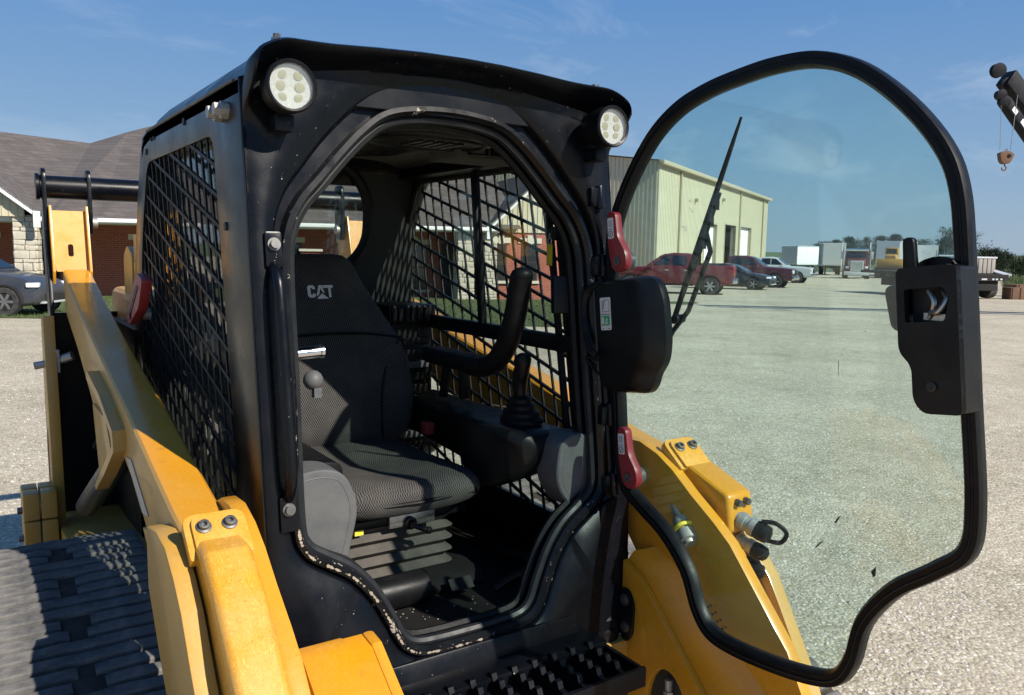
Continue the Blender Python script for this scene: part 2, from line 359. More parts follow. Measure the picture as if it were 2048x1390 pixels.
# dried mud lying in ragged strips along the lower rim
def strips(offs, lo, hi, thr, wmax, seed, d=-.001):
    mb = MB(); P = offset(OPEN, offs); n = len(P); run = []
    fine = []
    for k in range(n):
        for j in range(8): t = j/8; q = P[(k+1) % n]; fine.append((P[k][0]*(1-t)+q[0]*t, P[k][1]*(1-t)+q[1]*t))
    M_ = len(fine)
    for i in range(M_+1):
        x, v = fine[i % M_]; u = i*.013*8; w = math.sin(u*1.7+seed)+.8*math.sin(u*4.3+seed*2)+.6*math.sin(u*9.1+seed*3)+random.uniform(-.5, .5)
        ok = lo(x, v) and w > thr
        if ok: run.append((i, min(1, (w-thr)*.6)))
        if (not ok or i == M_) and run:
            if len(run) > 2:
                L_ = []; R_ = []
                for j, (i2, ww) in enumerate(run):
                    p0 = fine[i2 % M_]; p1 = fine[(i2+1) % M_]; tx, tv = p1[0]-p0[0], p1[1]-p0[1]; ln = math.hypot(tx, tv)+1e-9; e = wmax*ww*min(1, j/1.5, (len(run)-1-j)/1.5)+.0002
                    nx_, nv_ = -tv/ln, tx/ln; a1 = e*random.uniform(.5, 1.2); a2 = e*random.uniform(.5, 1.2)
                    L_.append(FP(p0[0]+nx_*a1, p0[1]+nv_*a1, d)); R_.append(FP(p0[0]-nx_*a2, p0[1]-nv_*a2, d+.0012))
                mb.loft([L_, R_], caps=False, closed=False)
            run = []
    return mb
o = strips(.013, lambda x, v: v < -.90 and x < .02, 0, -.9, .0032, 1.0, .001).build
mat('dry_mud', (.36, .31, .24), .95, 0, .3, 60, bmp=.4, bs=200)
o = o('dried_mud', 'dry_mud', cab, smooth=0); o['kind'] = 'stuff'
o = strips(.006, lambda x, v: v < -.86, 0, .9, .0022, 2.2, -.004).build('dried_mud', 'dry_mud', cab, smooth=0); o['kind'] = 'stuff'
o = strips(.017, lambda x, v: x > .18 and -1.22 < v < -.28, 0, 1.0, .0025, 3.1, .001).build('dried_mud', 'dry_mud', cab, smooth=0); o['kind'] = 'stuff'

# roof
def roofsec(y, k=1.0, drop=0): return [Vector((x*k, y, z-drop)) for x, z in [(-.5, 1.925), (-.5, 1.957), (-.482, 1.964), (-.47, 1.99), (-.435, 2.026), (-.3, 2.040), (0, 2.048), (.3, 2.040), (.435, 2.026), (.47, 1.99), (.482, 1.964), (.5, 1.957), (.5, 1.925)]]
mb = MB(); mb.loft([roofsec(.112), roofsec(.3), roofsec(.8), roofsec(1.12), roofsec(1.2, 1, .012), roofsec(1.245, 1, .045), roofsec(1.262, .99, .09)]); roof = mb.build('roof', 'black_side', L, smooth=40)
for sx in (-1, 1):
    mb = MB(); mb.tube([(sx*.5, y, 1.957) for y in (.15, .5, .8, 1.15)], .004, 6); mb.build('seam_weld', 'black_side', roof)
mb = MB(); mb.cyl((-.43, .07, 2.02), (-.43, .07, 2.045), .008, n=8); mb.cyl((-.43, .07, 2.03), (-.43, .07, 2.037), .012, n=6); mb.build('roof_bolt', 'bolt_steel', roof)
mb = MB(); mb.cyl((.405, .05, 2.018), (.405, .05, 2.04), .010, n=8); mb.build('roof_bolt', 'bolt_steel', roof)

# side panels with punched screens
side_out = [(.103+(z-1.9)*.1228, z) for z in (1.955, 1.6, 1.2, .9, .6)]+[(1.46, .6), (1.50, 1.2), (1.47, 1.5), (1.36, 1.75), (1.27, 1.90), (1.235, 1.94), (1.20, 1.955)]
hole = rpoly([(.335, 1.862), (1.165, 1.862), (1.30, 1.62), (1.38, 1.3), (1.38, .80), (.145, .80)], [.05, .06, .1, .1, .05, .05], 5)
def clip(poly, p, d):
    ts = []
    for i in range(len(poly)):
        x1, y1 = poly[i]; x2, y2 = poly[(i+1) % len(poly)]; ex, ey = x2-x1, y2-y1; den = d[0]*ey-d[1]*ex
        if abs(den) < 1e-12: continue
        t = ((x1-p[0])*ey-(y1-p[1])*ex)/den; u = ((x1-p[0])*d[1]-(y1-p[1])*d[0])/den
        if 0 <= u < 1: ts.append(t)
    return (min(ts), max(ts)) if len(ts) >= 2 else None
def screen(mb, poly, fn, d0):
    def bar(p, d, w, t, off):
        ln = math.hypot(*d); d = (d[0]/ln, d[1]/ln); c = clip(poly, p, d)
        if not c or c[1]-c[0] < .01: return
        n_ = (-d[1]*w/2, d[0]*w/2); q0 = (p[0]+d[0]*c[0], p[1]+d[1]*c[0]); q1 = (p[0]+d[0]*c[1], p[1]+d[1]*c[1])
        mb.prism([(q0[0]+n_[0], q0[1]+n_[1]), (q1[0]+n_[0], q1[1]+n_[1]), (q1[0]-n_[0], q1[1]-n_[1]), (q0[0]-n_[0], q0[1]-n_[1])], fn, d0+off, d0+off+t)
    for i in range(-6, 28): bar((.10+i*.0640, 1.862), (.245, 1), .0085, .005, 0)
    for i in range(-10, 24): bar((.7, .60+i*.068), (1, .275), .0095, .0074, -.0012)
for sx in (-1, 1):
    mb = MB(); plate_hole(mb, side_out, hole, SX(sx*.5), 0, -sx*.03, c=(.78, 1.38)); p = mb.build('side_panel', 'black_side', L, bevel=.004)
    mb = MB(); screen(mb, offset(hole, .006), SX(sx*.5), -sx*.012 if sx > 0 else .006); mb.build('window_screen', 'rubber', p, smooth=0)
    mb = MB(); mb.prism(hole, SX(sx*.462), 0, sx*-.004); mb.build('window_pane', 'side_glass', p, smooth=0)
    if sx < 0:
        for y, z, r_ in [(1.07, 1.925, .006), (1.03, 1.925, .006), (.62, 1.925, .010), (1.16, 1.895, .010), (.235, 1.65, .010), (1.2, 1.935, .008)]:
            mb = MB(); mb.cyl((-.5, y, z), (-.5035, y, z), r_, n=10); mb.build('plug_hole', 'ink', p)
        mb = MB()
        for y in (.20, .255): mb.cyl((-.5, y, 1.9), (-.516, y, 1.9), .019, n=10); mb.cyl((-.512, y, 1.9), (-.53, y, 1.9), .015, n=6)
        mb.build('side_bolt', 'zinc_dirty', p)
# right window cross rail, slider post, weatherstrip
mb = MB(); mb.bb(.44, .468, .14, 1.40, 1.312, 1.362); mb.build('window_rail', 'plastic_black', L, bevel=.006)
mb = MB(); mb.box((.449, .70, 1.60), (.022, .026, .53), (R(-7), 0, 0)); mb.build('window_post', 'plastic_black', L, bevel=.003)
mb = MB(); mb.tube([(.455, y, z) for y, z in offset(hole, -.004)], .011, 6, closed=True); mb.build('window_gasket', 'rubber', L)
mb = MB(); mb.bb(-.468, -.44, .14, 1.40, 1.312, 1.362); mb.build('window_rail', 'plastic_black', L, bevel=.006)
mb = MB(); mb.box((-.449, .70, 1.60), (.022, .026, .53), (R(-7), 0, 0)); mb.build('window_post', 'plastic_black', L, bevel=.003)

# rear wall with the rounded window, floor, lower body, headliner
rh = rpoly([(-.19, 1.52), (.19, 1.52), (.28, 1.62), (.288, 1.80), (.20, 1.915), (-.20, 1.915), (-.288, 1.80), (-.28, 1.62)], .08, 5)
mb = MB(); plate_hole(mb, [(-.47, .6), (.47, .6), (.47, 1.955), (-.47, 1.955)], rh, SY(1.24), 0, .05); rw = mb.build('rear_wall', 'rear_trim', L)
mb = MB(); mb.prism(rh, SY(1.262), 0, .004); mb.build('rear_window', 'rear_glass', rw, smooth=0)
mb = MB(); mb.tube([(x, 1.236, z) for x, z in rh], .022, 8, closed=True); mb.build('window_gasket', 'rubber', rw)
mb = MB(); mb.bb(-.47, .47, .0, 1.24, .60, .655); fl = mb.build('cab_floor', 'trim_dark', L)
mb = MB()
hl = [[Vector((x, y, 1.927-.02*(abs(x)/.47)**4-dz)) for x in np.linspace(-.468, .468, 13)] for y, dz in ((.11, .0), (.3, 0), (.7, 0), (1.0, .0), (1.15, .003), (1.238, .008))]
mb.loft(hl, caps=False, closed=False); hlo = mb.build('headliner', 'headliner', L, smooth=60)
for sx in (-1, 1):
    mb = MB(); mb.loft([[Vector((sx*.466, y, 1.93)), Vector((sx*.43, y, 1.91)), Vector((sx*.40, y, 1.87)), Vector((sx*.43, y, 1.865)), Vector((sx*.468, y, 1.86))] for y in (.12, 1.23)])
    mb.build('ceiling_trim', 'plastic_black', L, bevel=.006)
ell = [(.075+.20*math.cos(t), .36+.15*math.sin(t)) for t in np.linspace(0, 2*math.pi, 36, endpoint=False)]
mb = MB(); mb.prism(ell, SZ(1.915), 0, -.022); el = mb.build('roof_hatch', 'plastic_black', L, bevel=.008)
mb = MB(); mb.tube([(x, y, 1.893) for x, y in offset(ell, -.03)], .007, 6, closed=True); mb.build('hatch_ring', 'rubber', el)
for i in range(5):
    mb = MB(); mb.bb(.02+i*.03, .035+i*.03, .30, .42, 1.888, 1.894); mb.build('hatch_rib', 'plastic_black', el)
mb = MB(); mb.bb(.20, .42, .42, .60, 1.87, 1.922); rad = mb.build('overhead_panel', 'headliner', L, bevel=.012)
mb = MB(); mb.bb(.235, .30, .405, .42, 1.878, 1.91); mb.build('radio', 'plastic_black', rad, bevel=.004)
mb = MB(); mb.bb(.24, .285, .401, .405, 1.884, 1.904); mb.build('radio_screen', 'plastic_grey', rad)
for i in range(4):
    mb = MB(); mb.bb(.315+i*.024, .333+i*.024, .404, .42, 1.88, 1.905); mb.build('switch', 'plastic_black', rad, bevel=.003)

# work lights
for sx in (-1, 1):
    c = Vector((sx*.425, 0, 1.93)); ax = Vector((0, -1, 0)); ax.normalize()
    mb = MB(); mb.lathe([(.028, -.105), (.036, -.08), (.048, -.055), (.0525, -.03), (.0535, .004), (.050, .008), (.0455, .006), (.045, -.010), (.001, -.012)], c, ax, 28); h = mb.build('work_light', 'plastic_black', L, smooth=40)
    mb = MB(); mb.lathe([(.001, -.014), (.044, -.014), (.0445, -.004), (.001, -.009)], c, ax, 24); mb.build('reflector', 'lamp_white', h)
    for k in range(6):
        px = (-.0175, .0175)[k % 2]; pz = (-.0235, 0, .0235)[k//2]
        mb = MB(); mb.lathe([(.001, -.009), (.0105, -.008), (.0105, -.0055), (.006, -.005), (.001, -.005)], c+Vector((px*(1.15 if k//2 == 1 else 1), 0, pz)), ax, 12); mb.build('led', 'lens_led', h)
    mb = MB(); mb.lathe([(.001, .002), (.0455, .0015), (.0455, .0045), (.001, .007)], c, ax, 24); mb.build('lens', 'lens_glass', h)
    mb = MB(); mb.bb(c.x-.02, c.x+.02, .04, .12, 1.845, 1.88); mb.build('lamp_bracket', 'black_paint', h, bevel=.004)

# grab handle on the left front pillar
mb = MB(); mb.tube(spline([FP(-.452, -.335, .0), FP(-.452, -.36, .028), FP(-.452, -.41, .04), FP(-.45, -.60, .042), FP(-.448, -.76, .04), FP(-.447, -.81, .026), FP(-.447, -.835, 0)], 5), .0125, 12); gh = mb.build('grab_handle', 'black_paint', L)
for v in (-.30, -.862):
    mb = MB(); mb.prism(rpoly([(-.468, v-.04), (-.432, v-.04), (-.432, v+.035), (-.468, v+.035)], .006), FP, .0, .012); mb.build('handle_bracket', 'black_paint', gh, bevel=.002)
    mb = MB(); c0 = FP(-.45, v+.008, .012); c1 = FP(-.45, v+.008, .026); nn = c1-c0
    mb.cyl(c0, c0+nn*.3, .014, n=16); mb.cyl(c0, c1, .0095, n=16); mb.build('handle_bolt', 'bolt_steel', gh)

# ------------------------------------------------------------------ door
door_half = [(0, .052), (.10, .048), (.20, .028), (.295, -.022), (.385, -.11), (.45, -.205), (.477, -.29), (.482, -.42), (.482, -.66), (.482, -.85), (.463, -.94), (.40, -.992), (.32, -1.045), (.255, -1.12), (.224, -1.205), (.185, -1.258), (.12, -1.28), (0, -1.287)]
DO = [(s+.505, v) for s, v in spline(mirror(door_half), 5, True)]
mb = MB(); D0 = DO; dz_ = offset(DO, -.006); D1 = offset(DO, -.036)
mb.loft([[DP(*p, -.010) for p in D0], [DP(*p, -.017) for p in offset(DO, -.002)], [DP(*p, -.017) for p in offset(DO, -.026)], [DP(*p, -.006) for p in offset(DO, -.033)], [DP(*p, .010) for p in offset(DO, -.033)], [DP(*p, .014) for p in dz_], [DP(*p, .008) for p in D0]], wrap=True)
door = mb.build('cab_door', 'door_seal', L, smooth=50)
mb = MB(); gp = offset(DO, -.02); mb.prism(gp, DP, -.003, .003); mb.build('door_glass', 'door_glass', door, smooth=0)
mb = MB(); mb.tube([DP(*p, -.0165) for p in offset(DO, -.014)], .003, 6, closed=True); mb.build('seal_bead', 'rubber', door)
# wiper on the outside
mb = MB(); a, e = DP(.222, -.50, .03), DP(.478, -.045, .02); d = e-a
mb.tube([a+d*t for t in np.linspace(0, 1, 9)], [.007, .007, .008, .008, .0075, .007, .006, .005, .003], 8); wp = mb.build('wiper_blade', 'rubber', door)
mb = MB(); mb.tube([a+d*t+Vector((.014, 0, 0)) for t in (.28, .4, .55, .66)], .004, 6); q = DP(.245, -.45, .03)
mb.tube([a+d*.47+Vector((.01, 0, 0)), a+d*.40+Vector((.03, -.012, -.012)), q+Vector((.01, -.025, -.02)), DP(.222, -.52, .03), DP(.19, -.57, .02)], .0065, 8); mb.cyl(DP(.238, -.49, .02), DP(.238, -.49, .05), .011, n=12)
for t in (.33, .41, .52, .60): mb.box(a+d*t+Vector((.01, 0, 0)), (.014, .016, .022))
mb.build('wiper_arm', 'plastic_black', door)
# wiper motor cover with label
cov = [(.022, -.378), (.19, -.378), (.226, -.395), (.243, -.44), (.247, -.54), (.236, -.595), (.205, -.628), (.195, -.655), (.172, -.676), (.06, -.676), (.028, -.665)]
mb = MB(); cs_ = [(x+.012, v) for x, v in rpoly(cov, .02, 4)]
mb.loft([[DP(*p, -.008) for p in cs_], [DP(*p, -.03) for p in cs_], [DP(*p, -.060) for p in [(.05+(x-.05)*.86, -.527+(v+.527)*.95) for x, v in cs_]], [DP(*p, -.070) for p in [(.05+(x-.05)*.74, -.527+(v+.527)*.90) for x, v in cs_]]]); mc = mb.build('motor_cover', 'plastic_black', door, smooth=32, bevel=.006)
lp = rpoly([(.062, -.425), (.103, -.425), (.103, -.51), (.062, -.51)], .004, 3)
mb = MB(); mb.prism(lp, DP, -.0712, -.0722); lb = mb.build('label', 'white_sticker', mc, smooth=0)
mb = MB(); mb.prism([(.066, -.473), (.0985, -.473), (.0985, -.498), (.066, -.498)], DP, -.0724, -.0732); mb.build('exit_panel', 'green_sticker', mc, smooth=0)
mb = MB()
mb.prism([(.068, -.476), (.077, -.476), (.077, -.494), (.068, -.494)], DP, -.0734, -.0739)
for pl in ([(.088, -.477), (.0905, -.477), (.0905, -.480), (.088, -.480)], [(.084, -.481), (.0925, -.482), (.0925, -.4845), (.088, -.4845), (.0885, -.489), (.094, -.495), (.092, -.496), (.086, -.490), (.0825, -.496), (.0805, -.4955), (.085, -.485)]): mb.prism(pl, DP, -.0734, -.0739)
mb.build('exit_symbol', 'white_sticker', mc, smooth=0)
mb = MB()
for k, (x0, x1, v) in enumerate([(.064, .101, -.468), (.068, .074, -.505), (.09, .099, -.505)]): mb.prism([(x0, v), (x1, v), (x1, v-.0015), (x0, v-.0015)], DP, -.0724, -.0729)
for k in range(5): mb.prism([(.069, -.433-.005*k), (.069+.012-.001*k, -.433-.005*k), (.069+.012-.001*k, -.4345-.005*k), (.069, -.4345-.005*k)], DP, -.0724, -.0729)
mb.tube([DP(x, v, -.0725) for x, v in rpoly([(.082, -.432), (.098, -.432), (.098, -.462), (.068, -.462)], .004, 3)], .0006, 4, closed=True)
mb.build('label_print', 'ink', mc, smooth=0)
mb = MB(); mb.tube(spline([DP(.045, -.385, -.05), DP(-.005, -.405, -.06), DP(-.02, -.46, -.06), DP(.0, -.53, -.07), DP(.04, -.565, -.088), DP(.055, -.575, -.085)], 6), .010, 10); mb.build('wiring_loom', 'hose', mc)
mb = MB(); mb.tube(spline([FP(.40, -.585, -.02), FP(.405, -.625, .02), FP(.43, -.63, .04), DP(.03, -.60, -.05)], 6), .0045, 8); mb.tube(spline([FP(.40, -.58, -.02), FP(.41, -.59, .03), FP(.43, -.585, .05), DP(.03, -.57, -.05)], 6), .004, 8); mb.build('wire', 'hose', mc)
# red release handles
for v0 in (-.20, -.765):
    sh = rpoly([(.070, v0), (.103, v0-.004), (.108, v0-.07), (.135, v0-.112), (.137, v0-.145), (.118, v0-.163), (.088, v0-.16), (.075, v0-.135), (.066, v0-.07)], .014, 4)
    sh = [(x+.004, v) for x, v in sh]
    mb = MB(); mb.prism(sh, DP, -.045, -.022); rhd = mb.build('release_handle', 'red', door, bevel=.006)
    c = (.108, v0-.132)
    mb = MB(); mb.lathe([(.001, 0), (.012, 0), (.012, .004), (.006, .004), (.005, .001), (.001, .001)], DP(*c, -.045), (-1, 0, 0), 14); mb.build('pivot_bolt', 'bolt_steel', rhd)
    mb = MB(); mb.lathe([(.026, 0), (.027, .006), (.021, .010), (.023, .018), (.014, .026)], DP(*c, -.02), (1, 0, 0), 18); mb.build('pivot_hub', 'plastic_grey', rhd)
    mb = MB(); mb.prism(rpoly([(.078, v0-.018), (.100, v0-.018), (.100, v0-.072), (.078, v0-.072)], .004, 3), DP, -.0455, -.0465); mb.build('label', 'white_sticker', rhd, smooth=0)
    mb = MB(); mb.tube([DP(.089+.008*math.cos(t), v0-.060+.008*math.sin(t), -.047) for t in np.linspace(0, 6.28, 14)[:-1]], .0009, 4, closed=True); mb.tube([DP(.083, v0-.066, -.047), DP(.095, v0-.054, -.047)], .0009, 4)
    mb.tube([DP(x, v, -.047) for x, v in [(.085, v0-.026), (.093, v0-.026), (.093, v0-.040), (.085, v0-.040)]], .0009, 4, closed=True); mb.prism([(.080, v0-.047), (.098, v0-.047), (.098, v0-.0482), (.080, v0-.0482)], DP, -.0467, -.0472)
    mb.build('label_print', 'ink', rhd, smooth=0)
# hinges between cab and door
for v0 in (-.15, -.335, -.74, -.93):
    mb = MB(); mb.cyl(FP(.447, v0-.03, .012), FP(.447, v0+.03, .012), .012, n=12); mb.box((FP(.43, v0, .006)), (.03, .02, .05)); mb.build('hinge', 'black_paint', door, bevel=.002)
# latch housing at the free edge
lat = rpoly([(.846, -.425), (.948, -.425), (.968, -.43), (.968, -.683), (.885, -.683), (.868, -.66), (.868, -.598), (.845, -.575)], [.012, .01, .006, .01, .03, .02, .02, .02], 4); lat = [(x+.036 if x < .94 else x+.022, v) for x, v in lat]
win = rpoly([(.866, -.463), (.936, -.463), (.946, -.482), (.936, -.522), (.866, -.522)], .005, 3); win = [(x+.030, v) for x, v in win]
mb = MB(); plate_hole(mb, lat, win, DP, -.068, -.054, c=(.928, -.49)); mb.loft([[DP(*p, -.0675) for p in lat], [DP(*p, -.006) for p in lat]], caps=False); lh = mb.build('latch_housing', 'plastic_black', door, smooth=30)
mb = MB(); mb.prism(offset(lat, -.008), DP, -.03, -.006); mb.build('latch_plate', 'ink', lh)
mb = MB(); mb.tube(spline([DP(.955, -.470, -.046), DP(.965, -.485, -.056), DP(.952, -.505, -.060), DP(.935, -.507, -.055)], 5), .005, 8); mb.tube(spline([DP(.930, -.468, -.046), DP(.942, -.49, -.052), DP(.930, -.517, -.046)], 5), .006, 8); mb.box(DP(.945, -.515, -.04), (.02, .05, .012)); mb.build('latch_hook', 'steel', lh)
mb = MB(); mb.lathe([(.001, 0), (.009, 0), (.009, .004), (.004, .005), (.001, .003)], DP(.94, -.635, -.068), (-1, 0, 0), 12); mb.build('latch_screw', 'ink', lh)
mb = MB(); mb.prism([(.925+.062*math.cos(t), -.465+.058*math.sin(t)) for t in np.linspace(0, 2*math.pi, 30, endpoint=False)], DP, -.012, -.004); mb.build('mounting_disc', 'plastic_black', lh)
mb = MB(); mb.prism(rpoly([(.802, -.45), (.87, -.45), (.87, -.54), (.815, -.54)], .02, 5), DP, .02, .035); mb.cyl(DP(.87, -.49, -.01), DP(.87, -.49, .03), .012, n=10); mb.build('outer_handle', 'plastic_black', lh, bevel=.004)
mb = MB(); mb.prism(rpoly([(.884, -.44), (.909, -.44), (.907, -.37), (.886, -.37)], .012, 5), DP, -.05, -.036); mb.build('latch_lever', 'plastic_black', lh, bevel=.005)
# bits of grass stuck on glass and seal
mat('dead_leaf', (.02, .025, .012), .8, 0, .3, 60)
lf = MB()
for k in range(5):
    a_ = .4*k; p0 = DP(.783, -1.012, -.022); lf.loft([[p0, p0+Vector((0, -.004, .004)), p0+Vector((-.002, 0, 0))], [p0+Vector((-.003, (k-2)*.0022, .024-.003*k)), p0+Vector((-.003, (k-2)*.0022-.001, .024-.003*k)), p0+Vector((-.004, (k-2)*.0022, .0235-.003*k))]])
tag(lf.build('leaf', 'dead_leaf', None), 'small dark dry leaf caught on the lower seal of the open glass door', 'leaf')
for (s0, v0, s1, v1, w_), lab in (((.690, -.925, .705, -.908, .0016), 'dark grass clipping stuck near the lower right of the door glass'), ((.641, -.985, .662, -.966, .0012), 'thin grass clipping low in the middle of the door glass'), ((.715, -.595, .713, -.625, .0015), 'short dark scratch of debris in the middle of the door glass')):
    mb = MB(); mb.prism([(s0, v0-w_), (s0+.3*(s1-s0), v0+.3*(v1-v0)-w_*1.8), (s1, v1), (s0+.6*(s1-s0), v0+.6*(v1-v0)+w_*1.8), (s0, v0+w_)], DP, -.0055, -.004); tag(mb.build('grass_clipping', 'dead_leaf', None, smooth=0), lab, 'clipping')

# ------------------------------------------------------------------ seat
def superring(y, w, zb, zt, n=28, e=3.2, dish=0):
    out = []
    for i in range(n):
        t = 2*math.pi*i/n; cx, sz = math.cos(t), math.sin(t); x = w*math.copysign(abs(cx)**(2/e), cx); z = math.copysign(abs(sz)**(2/e), sz)
        zz = (zb+zt)/2+z*(zt-zb)/2
        if z > 0: zz -= dish*math.exp(-(x/(w*.55))**2)
        out.append(Vector((x, y, zz)))
    return out
mb = MB(); mb.loft([superring(a[0], a[1]*.96, a[2]+.016, a[3]+.016, *a[4:]) for a in [(.262, .14, .895, .925, 28, 2.5, 0), (.27, .19, .875, .945, 28, 2.8, .004), (.30, .228, .862, .962, 28, 3, .01), (.36, .248, .855, .968, 28, 3.2, .02), (.48, .252, .85, .962, 28, 3.2, .028), (.62, .250, .85, .952, 28, 3.2, .03), (.80, .250, .85, .955, 28, 3.2, .02), (.88, .24, .86, .952, 28, 3, .01), (.92, .2, .88, .94, 28, 2.5, 0)]])
seat = mb.build('seat_cushion', 'seat_mesh', L, smooth=70)
mb = MB(); mb.tube([(x*.96, y, .921) for x, y in [(-.252, .8), (-.258, .5), (-.25, .36), (-.2, .275), (0, .258), (.2, .275), (.25, .36), (.258, .5), (.252, .8)]], .006, 8); mb.build('piping', 'rubber', seat)
def backring(z, w, yf, th, bol=0, n=32):
    out = []
    for i in range(n):
        t = 2*math.pi*i/n; cx, sy = math.cos(t), math.sin(t); x = w*math.copysign(abs(cx)**.6, cx); y = math.copysign(abs(sy)**.6, sy)*th/2
        yy = yf+th/2+y
        if y < 0: yy -= bol*sm((abs(x)/w-.55)/.3)*(1-sm((abs(x)/w-.9)/.1)*.3)
        out.append(Vector((x, yy, z)))
    return out
mb = MB(); mb.loft([backring(*a) for a in [(z, w*1.07, y+.08, t, b) for z, w, y, t, b in [(.93, .20, .80, .10, .0), (.95, .245, .775, .13, .02), (1.02, .27, .765, .14, .035), (1.12, .272, .775, .14, .045), (1.22, .262, .79, .135, .04), (1.30, .24, .81, .13, .02), (1.36, .212, .83, .12, .0), (1.43, .172, .855, .11, 0), (1.50, .135, .88, .10, 0), (1.555, .112, .90, .09, 0), (1.578, .085, .915, .065, 0), (1.583, .05, .93, .03, 0)]]])
back = mb.build('backrest', 'seat_mesh', L, smooth=70)
mb = MB(); mb.tube(spline([(-.25, .888, 1.30), (-.12, .890, 1.318), (0, .892, 1.322), (.12, .890, 1.318), (.25, .888, 1.30)], 6), .0045, 6); mb.build('seam', 'rubber', back)
for sx in (-1, 1):
    mb = MB(); mb.tube(spline([(sx*.245, .885, 1.30), (sx*.19, .866, 1.22), (sx*.165, .853, 1.12), (sx*.16, .845, 1.02), (sx*.17, .855, .95)], 6), .004, 6); mb.build('seam', 'rubber', back)
# logo on the backrest
def BK(u, v, d): return Vector((u-.015, .9375+.357*v-d, 1.440+v))
mb = MB(); k = .050
Cc = [(-.046+a_, b_) for a_, b_ in [(.026, .030), (.026, .034), (.020, .040), (.006, .040), (0, .034), (0, .006), (.006, 0), (.020, 0), (.026, .006), (.026, .013), (.017, .013), (.017, .009), (.010, .009), (.010, .031), (.017, .031), (.017, .027), (.026, .027)]]
Aa = [(-.018, 0), (-.008, .040), (.006, .040), (.0105, .022), (-.0005, .0125), (-.0095, .007)]
Tt = [(.006, .040), (.042, .040), (.042, .031), (.034, .031), (.034, .0), (.026, .0), (.026, .031), (.0085, .031)]
def fill(mb, poly, fn, d0, d1):
    n = len(poly); a0 = [fn(*p, d0) for p in poly]; a1 = [fn(*p, d1) for p in poly]
    mb.add(a0+a1, [tuple(range(n))]+[tuple(range(2*n-1, n-1, -1))]+[(i, (i+1) % n, n+(i+1) % n, n+i) for i in range(n)])
for pl in (Cc, [(.0-.018, .003), (-.006, .040), (.004, .040), (.012, .014), (.004, .018), (-.001, .031), (-.008, .010)], Tt, [(-.017, -.004), (.024, -.004), (.003, .0135)]): fill(mb, pl, BK, .001, .003)
mb.build('logo_lettering', 'logo_grey', back, smooth=0)
# suspension bellows, seat rail, levers, floor shapes
mb = MB(); rr = []
for i in range(9):
    z = .700+i*.0178; k = .022*(i % 2); rr.append([Vector((x, y, z)) for x, y in rpoly([(-.20+k, .335+k), (.16-k, .335+k), (.16-k, .74-k), (-.20+k, .74-k)], .035, 4)])
mb.loft(rr); mat('bellows_rubber', (.055, .05, .044), .8, 0, .25, 10, dust=.5, dustcol=(.15, .13, .105), ds=14); mb.build('seat_bellows', 'bellows_rubber', L, smooth=25)
mb = MB(); mb.bb(-.2, .19, .33, .76, .845, .868); rail = mb.build('seat_rail', 'plastic_black', L, bevel=.005)
mb = MB(); mb.bb(-.06, .08, .318, .332, .838, .872); mb.build('rail_plate', 'steel', rail, bevel=.002)
mb = MB(); mb.lathe([(.018, 0), (.018, .012), (.010, .014), (.010, .03), (.006, .03)], (.0, .318, .848), (0, -1, 0), 16); mb.tube([(.0, .30, .846), (.025, .285, .835), (.034, .28, .832)], .008, 8); mb.sphere((.04, .278, .83), .011, 8, 6); mb.build('adjust_knob', 'plastic_black', rail)
mb = MB(); mb.bb(-.155, -.13, .335, .36, .83, .85); mb.build('rail_stud', 'tag_label', rail)
mb = MB(); mb.loft([[Vector((x, y, z)) for y, z in [(.34, .655), (.27, .656), (.235, .66), (.23, .675), (.26, .692), (.34, .700), (.75, .700), (.75, .655)]] for x in (-.25, .20)]); pd = mb.build('seat_pedestal', 'trim_dark', L, bevel=.01)
mb = MB(); mb.cyl((-.24, .225, .70), (.00, .225, .70), .045, n=20); mb.build('floor_cylinder', 'plastic_black', pd, bevel=.004)
mb = MB(); mb.box((.10, .20, .69), (.07, .004, .036), (R(-45), 0, 0)); mb.build('floor_label', 'plastic_black', pd)
mb = MB(); mb.tube(spline([(.20, .18, .66), (.26, .15, .70), (.30, .10, .71), (.26, .04, .68), (.2, .05, .665)], 5), .013, 10); mb.tube(spline([(.33, .5, .66), (.32, .3, .70), (.31, .12, .74), (.34, .06, .72)], 5), .014, 10); mb.build('floor_hose', 'hose', fl)
o = mb; mb = MB()
for i in range(60):
    x, y = random.uniform(-.2, .2), random.uniform(.0, .24); mb.sphere((x, y, .656), random.uniform(.0008, .0026), 5, 4, (1.4, 1.2, .4))
o = mb.build('floor_grit', 'dry_mud', fl); o['kind'] = 'stuff'
# right control console, joystick, armrest handle
mb = MB(); mb.loft([[Vector((x, y, z)) for x, z in rpoly([(.235+a_, z0), (.36, z0+.02), (.43, 1.10), (.22+a_, zt)], .03, 4)] for y, z0, zt, a_ in [(.115, 1.05, 1.075, .05), (.125, 1.01, 1.10, .02), (.16, .965, 1.115, -.005), (.24, .93, 1.118, -.02), (.34, .912, 1.115, -.015), (.44, .92, 1.10, .015), (.54, .94, 1.085, .05), (.95, .96, 1.06, .06)]])
con = mb.build('control_console', 'plastic_black', L, smooth=40, bevel=.006)
mb = MB(); rr = []
for i in range(9):
    t = i/8; r_ = .062*(1-t)+.022*t+(.005 if i % 2 else 0); rr.append([Vector((.335+r_*math.cos(a_), .26+.01*t+r_*math.sin(a_)*1.1, 1.112+.075*t)) for a_ in np.linspace(0, 2*math.pi, 18, endpoint=False)])
mb.loft(rr); mb.build('joystick_boot', 'rubber', con, smooth=25)
